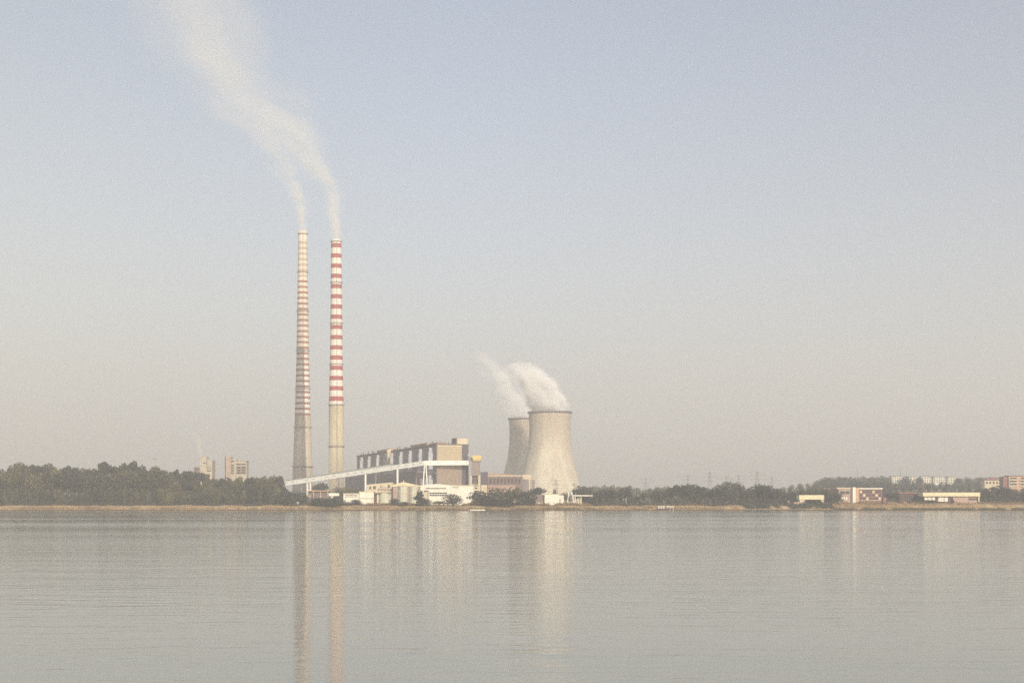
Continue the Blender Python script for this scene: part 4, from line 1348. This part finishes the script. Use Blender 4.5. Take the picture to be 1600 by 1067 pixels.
# round the foot of the chimneys and along the compound
for (px, top, Y, kd, mn, wp, lab) in (
        (436, 742.5, 1075, 'conic', 'dark', 24, 'dark pointed tree at the right end of the left wood by the conveyor foot'),
        (461, 766, 1035, 'bush', 'dark', 22, 'dark round bush under the lower end of the white conveyor'),
        (447, 765, 1013, 'bush', 'dark', 20, 'dark bush where the left wood meets the conveyor'),
        (474, 768, 1040, 'bush', 'mid', 16, 'bush left of the brown open shed'),
        (496, 776, 1011, 'bush', 'dark', 26, 'low dark bush in front of the brown open shed'),
        (512, 777, 1010, 'bush', 'dark', 22, 'low dark bush between the brown shed and the canopy'),
        (526, 776, 1009, 'bush', 'dark', 20, 'darkest low bush in front of the small canopy'),
        (502, 753, 1210, 'broad', 'dark', 26, 'tree below the conveyor between the two chimneys'),
        (524, 760, 1190, 'bush', 'mid', 28, 'tree at the foot of the stout chimney'),
        (545, 759, 1180, 'broad', 'olive', 26, 'pale green tree right of the stout chimney foot'),
        (561, 762, 1170, 'bush', 'mid', 24, 'tree left of the cream lean-to shed'),
        (556, 779.5, 1011, 'bush', 'dark', 14, 'small dark bush in front of the striped shed'),
        (616.5, 778, 1011, 'bush', 'dark', 15, 'small dark bush in front of the left tank'),
        (631, 783, 1009, 'bush', 'olive', 14, 'low olive bush below the two tanks'),
        (655.5, 767.5, 1010, 'conic', 'dark', 19, 'dark pointed tree in front of the right tank and white hall'),
        (664, 778, 1009, 'bush', 'dark', 20, 'dark bush hugging the right of the pointed tree'),
        (686, 782, 1009, 'bush', 'olive', 18, 'pale low bush between the two dark trees at the white hall'),
        (707, 770.5, 1010, 'bush', 'dark', 28, 'dome shaped dark bush in front of the right part of the white hall'),
        (752, 765.5, 1012, 'bush', 'dark', 32, 'dark bush at the left end of the big thicket'),
        (775, 760.5, 1015, 'bush', 'mid', 42, 'tallest broad bush in the big thicket left of the cooling towers'),
        (800, 760, 1015, 'bush', 'olive', 40, 'olive green bush in the middle of the big thicket'),
        (822, 767, 1013, 'bush', 'dark', 30, 'dark bush at the right end of the big thicket'),
        (762, 776, 1009, 'bush', 'dark', 32, 'low dark bush in the front of the big thicket, left half'),
        (790, 777, 1009, 'bush', 'dark', 30, 'low dark bush in the front of the big thicket, right half'),
        (843, 760, 1120, 'broad', 'dark', 20, 'dark tree at the foot of the nearer cooling tower'),
        (829, 763, 1130, 'bush', 'dark', 18, 'dark tree below the dark grey block'),
        (866.5, 764, 1150, 'conic', 'mid', 12, 'small pointed tree behind the plain white block'),
        (884, 768, 1100, 'bush', 'olive', 18, 'brownish bush between the white block and the gantry'),
        (903, 763, 1075, 'broad', 'dark', 18, 'dark tree behind the open shelter, left'),
        (916, 761, 1080, 'broad', 'dark', 22, 'dark tree behind the open shelter, right'),
        (930, 772, 1032, 'bush', 'dark', 24, 'dark bush at the right end of the open shelter'),
):
    tree(px, top, Y, kd, mn, lab, width_px=wp, name='bush' if kd == 'bush' else 'tree')
# shore trees between the shelter and the right buildings
rp_x = [930, 945, 958, 970, 985, 992, 1005, 1018, 1030, 1045, 1058, 1070, 1085, 1097, 1106, 1116, 1128, 1140, 1150, 1162, 1172, 1185, 1200, 1214, 1230, 1245, 1258, 1272, 1290, 1305]
rp_y = [768, 764, 766, 764, 761, 772, 772, 770, 767, 765, 758, 755, 756, 760, 767, 761, 756, 753, 755, 761, 762, 757, 756, 764, 765, 763, 764, 762, 763, 767]
x = 936.0
while x < 1312:
    top = np.interp(x, rp_x, rp_y) + rt.uniform(-3.2, .2)
    if 986 < x < 1004: top = 774
    Y = rt.uniform(1034, 1050) if x < 1222 else rt.uniform(1082, 1100)
    tree(x, top, Y, 'bush' if x > 1215 else rt.choice(['broad', 'bush', 'bush']), rt.choice(['dark', 'mid', 'dark']),
         'rounded shore tree in the belt between the open shelter and the yellow roofed pavilion', 'belt of shore trees right of the towers', widen=rt.uniform(.85, 1.15))
    x += rt.uniform(9, 13)
x = 932.0
while x < 1246:
    tree(x, rt.uniform(775, 781), rt.uniform(1020, 1026), 'bush', rt.choice(['dark', 'mid', 'dark']),
         'low dark waterside bush below the belt of shore trees', 'waterside bushes right of the towers', widen=rt.uniform(.7, 1.0), name='bush')
    x += rt.uniform(8, 12)
# paler trees farther back
x = 908.0
while x < 1300:
    top = np.interp(x, [905, 940, 960, 985, 1000, 1040, 1100, 1110, 1170, 1215, 1240, 1280, 1300], [757, 755, 756, 757, 763, 758, 758, 764, 763, 760, 754, 753, 750]) + rt.uniform(0, 2.5)
    tree(x, top, rt.uniform(1480, 1620), rt.choice(['broad', 'bush']) if x < 1190 else 'bush', rt.choice(['mid', 'olive']),
         'pale hazy tree in the far line behind the shore belt', 'far hazy trees behind the shore belt', widen=rt.uniform(.8, 1.1))
    x += rt.uniform(10, 14)
# wooded hill on the right
for (Y, y0, step) in ((1800, [752, 744, 742.5, 742.5, 743, 744, 744.5, 744, 746], 8.5), (1640, [757, 750, 748, 749, 752, 755, 755, 754, 754], 9.5), (1440, [761, 758, 757, 757, 759, 760, 760, 760, 761], 12), (1240, [768, 767, 766, 766, 768, 769, 769, 766, 765], 14)):
    x = 1276.0 if Y > 1300 else 1290.0
    while x < 1612:
        top = np.interp(x, [1270, 1290, 1310, 1350, 1395, 1440, 1500, 1540, 1600], y0) + rt.uniform(-.6, 2.2)
        Yt_ = Y + rt.uniform(-30, 30)
        skip = Y >= 1640 and (1391 < x < 1410 or 1418 < x < 1432 or 1438 < x < 1498) and top < 754 and Y < 1830 and False
        if Y == 1800 and (1392 < x < 1409 or 1419 < x < 1431 or 1438 < x < 1497): Yt_ = 1900
        tree(x, top, Yt_, rt.choice(['broad', 'bush', 'bush']) if Y > 1300 else 'bush', rt.choice(['dark', 'mid', 'dark']),
             'tree on the wooded hillside above the right shore buildings', 'trees of the right hillside', widen=rt.uniform(.85, 1.15) * (1.0 if Y > 1300 else .9))
        x += rt.uniform(step * .8, step * 1.2)
x = 1386.0
while x < 1502:
    tree(x, rt.uniform(751.5, 754.5), rt.uniform(1795, 1825), 'bush', rt.choice(['dark', 'mid']),
         'bushy tree hiding the foot of the far hilltop flats', 'trees below the hilltop flats', widen=rt.uniform(.8, 1.0))
    x += rt.uniform(6, 9)
for (px, top, Y, kd, mn, wp, lab) in (
        (1538, 762, 1110, 'bush', 'dark', 30, 'large dark tree against the right end of the long pavilion'),
        (1560, 758, 1115, 'bush', 'dark', 34, 'broad dark tree right of the long pavilion, second from it'),
        (1584, 762, 1112, 'bush', 'dark', 32, 'broad dark tree right of the long pavilion, third from it'),
        (1606, 764, 1110, 'bush', 'dark', 30, 'dark tree cut by the right edge of the picture'),
        (1306, 770, 1070, 'bush', 'dark', 22, 'dark tree just left of the glazed building'),
        (1298, 776, 1060, 'bush', 'dark', 16, 'dark bush right of the yellow roofed pavilion'),
        (1392, 768, 1100, 'broad', 'dark', 18, 'dark tree right of the glazed building'),
        (1264, 781, 1046, 'bush', 'dark', 14, 'dark bush under the yellow roof, left'),
        (1275, 780.5, 1046, 'bush', 'dark', 16, 'dark bush under the yellow roof, right'),
        (1452, 782, 1050, 'bush', 'dark', 20, 'low dark bush at the left of the long pavilion front'),
        (1466, 783.5, 1050, 'bush', 'dark', 16, 'low dark bush under the white panels of the long pavilion'),
        (1488, 779, 1014, 'conic', 'dark', 7, 'small dark pointed shrub on the bank before the long pavilion'),
        (1425, 783, 1052, 'bush', 'dark', 26, 'low dark bush in front of the dark brown building'),
):
    tree(px, top, Y, kd, mn, lab, width_px=wp, name='bush' if kd == 'bush' else 'tree')


# ------------------------------------------------------------------ ground cover
def cover(name, spans, leafmat, n, hmin, hmax, size, upright=False, seed=1):
    rg = np.random.default_rng(seed)
    V, F = [], []
    for (p0, p1, t0, t1, dens) in spans:
        for i in range(int(n * dens)):
            px = rg.uniform(p0, p1)
            t = rg.uniform(t0, t1)
            x_ = X(px, 1010); y_ = shore(x_) + t
            if math.sin(x_ * .23 + seed) + math.sin(x_ * .071 + 2 * seed) + math.sin(x_ * .61) < rg.uniform(-2.2, .9): continue
            z_ = gz(x_, y_)
            h_ = rg.uniform(hmin, hmax)
            a = rg.uniform(0, math.pi)
            if upright:
                dx, dy = math.cos(a) * size * rg.uniform(.6, 1.2), math.sin(a) * size * .6
                lx = rg.normal() * .25 * h_
                q = [(x_ - dx, y_ - dy, z_ - .05), (x_ + dx, y_ + dy, z_ - .05), (x_ + lx + dx * .3, y_ + dy * .3, z_ + h_), (x_ + lx - dx * .3, y_ - dy * .3, z_ + h_ * .9)]
            else:
                c = np.array([x_, y_, z_ + h_ * rg.uniform(.1, 1)])
                nn = rg.normal(size=3); nn /= np.linalg.norm(nn)
                t1_ = np.cross(nn, rg.normal(size=3)); t1_ /= np.linalg.norm(t1_); t2_ = np.cross(nn, t1_)
                s = size * rg.uniform(.6, 1.3)
                q = [tuple(c + t1_ * s), tuple(c + t2_ * s), tuple(c - t1_ * s), tuple(c - t2_ * s)]
            o = len(V); V += q; F.append((o, o + 1, o + 2, o + 3))
    me = bpy.data.meshes.new(name)
    me.from_pydata(V, [], F)
    me.materials.append(leafmat)
    o = bpy.data.objects.new(name, me); COL.objects.link(o)
    tag(o, kind='stuff')
    return o


o = cover('dry_grass', [(-40, 1170, 5, 12, 1.0), (1285, 1640, 4, 20, .7), (-40, 1160, .3, 1.6, .25)], M_straw, 15000, .3, .8, .25, True, 3)
o['label'] = 'dry straw coloured grass along the top of the far bank'
o = cover('scrub', [(556, 660, 12, 26, 1.0), (835, 930, 12, 24, 1.0), (722, 745, 12, 24, .3), (1040, 1110, 10, 20, .3), (1290, 1640, 10, 24, .5)], M_scrub, 6000, .4, 2.2, .35, False, 4)
o['label'] = 'reddish brown scrub at the foot of the compound buildings'
o = cover('undergrowth', [(-40, 470, 13, 20, 1.0), (470, 560, 14, 26, .3), (930, 1290, 11, 20, 1.0), (1160, 1300, 3, 12, .5), (740, 840, 13, 22, .3)], M_leaf_dark, 11000, .4, 2.6, .42, False, 5)
o['label'] = 'dark low undergrowth between the trees and the bank'
o = cover('reeds', [(1300, 1640, .2, 3.5, 1.0), (-40, 1170, 2.6, 3.6, .6), (640, 930, .2, 2.5, .15)], M_leaf_olive, 8000, .5, 1.2, .22, True, 6)
o['label'] = 'green brown reeds along the waterline'


# ------------------------------------------------------------------ smoke and steam
def plume(name, label, cat, Y, pts, tau, sharp, noise_amt, color, squash=1.0, noise_scale=1.0, seed=0.0, mouth=4.0):
    """pts: (px, py, radius px, density factor) from the mouth upwards; a tube of smoke about that axis"""
    q = [P(a, b, Y) for a, b, r, d in pts]
    k = Y / FPX
    x0, z0 = q[0].x, q[0].z
    zz = np.array([p.z - z0 for p in q]); xx = np.array([p.x - x0 for p in q])
    rr = np.array([r * k for a, b, r, d in pts]); dd = np.array([d for a, b, r, d in pts])
    H = zz[-1]
    zt = np.linspace(0, H, 32)

    def sm(vals):
        # monotone-ish smooth resampling
        f = np.interp(np.linspace(0, H, 200), zz, vals)
        w = np.ones(17) / 17
        g = np.convolve(np.pad(f, 8, mode='edge'), w, 'valid')
        g[:6] = f[:6]
        return np.interp(zt, np.linspace(0, H, 200), g)
    ax, ra, de = sm(xx), sm(rr), sm(dd)
    ph = np.concatenate([[0], np.cumsum(np.diff(zt) / ((ra[1:] + ra[:-1]) / 2))])
    axm, ram, phm = abs(ax).max() + 1e-6, ra.max(), ph[-1]
    sgn = -1.0 if ax.min() < 0 else 1.0
    m = bpy.data.materials.new(name + '_vapour')
    m.use_nodes = True
    N, L = m.node_tree.nodes, m.node_tree.links
    N.clear()
    out = N.new('ShaderNodeOutputMaterial')
    vol = N.new('ShaderNodeVolumePrincipled')
    vol.inputs['Color'].default_value = (*color, 1)
    vol.inputs['Anisotropy'].default_value = -0.35
    L.new(vol.outputs[0], out.inputs['Volume'])
    tc = N.new('ShaderNodeTexCoord')
    sp = N.new('ShaderNodeSeparateXYZ'); L.new(tc.outputs['Object'], sp.inputs[0])

    def M(op, a, b=None, c=None, clamp=False):
        n = N.new('ShaderNodeMath'); n.operation = op; n.use_clamp = clamp
        for i, v in enumerate((a, b, c)):
            if v is None: continue
            if isinstance(v, (int, float)): n.inputs[i].default_value = v
            else: L.new(v, n.inputs[i])
        return n.outputs[0]
    zn = M('DIVIDE', sp.outputs['Z'], float(H), clamp=True)
    cr = N.new('ShaderNodeValToRGB')
    L.new(zn, cr.inputs[0])
    els = cr.color_ramp.elements
    dm = de.max()
    for i in range(32):
        col = (float(abs(ax[i]) / axm), float(ra[i] / ram), float(de[i] / dm), float(ph[i] / phm))
        if i == 0: e = els[0]; e.position = 0.0
        elif i == 31: e = els[len(els) - 1]; e.position = 1.0
        else: e = els.new(i / 31.0)
        e.color = col
    sc = N.new('ShaderNodeSeparateColor'); L.new(cr.outputs['Color'], sc.inputs[0])
    axn = M('MULTIPLY', sc.outputs[0], float(sgn * axm))
    ran = M('MULTIPLY', sc.outputs[1], float(ram))
    den = sc.outputs[2]
    phn = M('MULTIPLY', cr.outputs['Alpha'], float(phm))
    u = M('DIVIDE', M('SUBTRACT', sp.outputs['X'], axn), ran)
    v = M('DIVIDE', sp.outputs['Y'], ran)
    d = M('SQRT', M('ADD', M('MULTIPLY', u, u), M('MULTIPLY', v, v)))
    cb = N.new('ShaderNodeCombineXYZ')
    L.new(u, cb.inputs[0]); L.new(M('ADD', v, seed), cb.inputs[1]); L.new(phn, cb.inputs[2])
    nz = N.new('ShaderNodeTexNoise')
    nz.inputs['Scale'].default_value = noise_scale
    nz.inputs['Detail'].default_value = 4
    nz.inputs['Roughness'].default_value = .55
    L.new(cb.outputs[0], nz.inputs['Vector'])
    ramp = M('MULTIPLY_ADD', zn, mouth, .22, clamp=True)
    nn = M('MULTIPLY', M('MULTIPLY', M('SUBTRACT', nz.outputs['Fac'], .5), noise_amt), ramp)
    edge = M('MULTIPLY', M('ADD', M('SUBTRACT', 1.0, d), nn), sharp, clamp=True)
    edge = M('MULTIPLY', edge, edge)
    dens = M('MULTIPLY', M('DIVIDE', M('MULTIPLY', edge, den), ran), float(tau * dm / 2.0))
    L.new(dens, vol.inputs['Density'])
    m.cycles.volume_step_rate = 0.35
    mb = MB()
    n = 20
    rings = []
    for i in range(32):
        f = 1.25
        rings.append([(x0 + ax[i] + ra[i] * f * math.cos(2 * math.pi * k_ / n), Y + ra[i] * f * math.sin(2 * math.pi * k_ / n), z0 + zt[i]) for k_ in range(n)])
    for r_ in rings: mb.v += r_
    for i in range(31):
        for k_ in range(n):
            mb.f.append((i * n + k_, i * n + (k_ + 1) % n, (i + 1) * n + (k_ + 1) % n, (i + 1) * n + k_)); mb.m.append(0)
    mb.f.append(tuple(reversed(range(n)))); mb.m.append(0)
    mb.f.append(tuple(31 * n + k_ for k_ in range(n))); mb.m.append(0)
    o = mb.build(name, m, origin=(x0, Y, z0), smooth=True)
    tag(o, label, cat)
    return o


SMOKE = (0.95, 0.93, 0.84)
plume('smoke_plume', 'broad cream smoke plume drifting left from the stout red and white chimney', 'smoke', 1402,
      [(525.6, 373, 10, 2.5), (525, 352, 13, 2.3), (523, 330, 17, 2.0), (517, 305, 23, 1.6), (508, 280, 29, 1.2), (492, 250, 40, 1.1), (470, 220, 52, 1.05), (443, 190, 64, 1.0), (410, 155, 78, .9), (374, 118, 92, .8), (344, 75, 106, .72), (314, 30, 118, .62), (290, -20, 130, .55), (272, -60, 136, .45)],
      .82, 1.15, 2.6, SMOKE, seed=3.1, noise_scale=.95)
plume('smoke_plume', 'fainter smoke plume drifting left from the taller slender chimney', 'smoke', 1580,
      [(473, 360.5, 8.5, 2.5), (472.5, 340, 11, 2.3), (469, 318, 15, 1.9), (461, 292, 24, 1.5), (449, 265, 30, .9), (432, 235, 43, .85), (411, 205, 56, .8), (384, 170, 70, .75), (350, 130, 84, .65), (316, 85, 98, .6), (284, 35, 110, .52), (260, -15, 118, .45), (246, -60, 124, .4)],
      .8, 1.1, 2.6, SMOKE, seed=8.4, noise_scale=.95)
STEAM = (1.0, 0.998, 0.985)
plume('steam_plume', 'dense white steam cloud leaving the nearer cooling tower', 'steam', 1878,
      [(860, 648, 30, 1.5), (858, 638, 32, 1.5), (851, 622, 36, 1.5), (842, 606, 38, 1.4), (833, 594, 38, 1.2), (826, 584, 35, .9), (820, 576, 30, .5), (814, 566, 22, .1)],
      4.6, 2.0, 2.8, STEAM, seed=1.7, noise_scale=1.15)
plume('steam_plume', 'thin ragged steam leaving the farther cooling tower', 'steam', 2020,
      [(825, 657, 28, 1.2), (820, 646, 30, 1.2), (811, 630, 30, 1.0), (800, 614, 28, .85), (788, 598, 26, .65), (775, 580, 24, .42), (763, 564, 21, .22), (752, 550, 18, .06)],
      3.0, 1.5, 3.2, STEAM, seed=6.2, noise_scale=1.15)
plume('smoke_plume', 'faint brownish smoke above the cream factory block', 'smoke', 1500,
      [(314, 713, 4, .6), (313, 700, 6, .55), (310, 688, 8, .4), (305, 675, 9, .15)], 0.5, 2.0, 1.3, (0.95, 0.86, 0.70), seed=2.2)

# ------------------------------------------------------------------ haze
hm = bpy.data.materials.new('haze_air')
hm.use_nodes = True
N, L = hm.node_tree.nodes, hm.node_tree.links
N.clear()
out = N.new('ShaderNodeOutputMaterial')
vol = N.new('ShaderNodeVolumePrincipled')
vol.inputs['Color'].default_value = (*HAZE_COLOR, 1)
vol.inputs['Density'].default_value = HAZE_DENSITY
vol.inputs['Anisotropy'].default_value = 0.0
L.new(vol.outputs[0], out.inputs['Volume'])
mb = MB()
mb.box(-9100, 9100, -160, 10100, -3.2, 720)
tag(mb.build('haze', hm), kind='stuff')
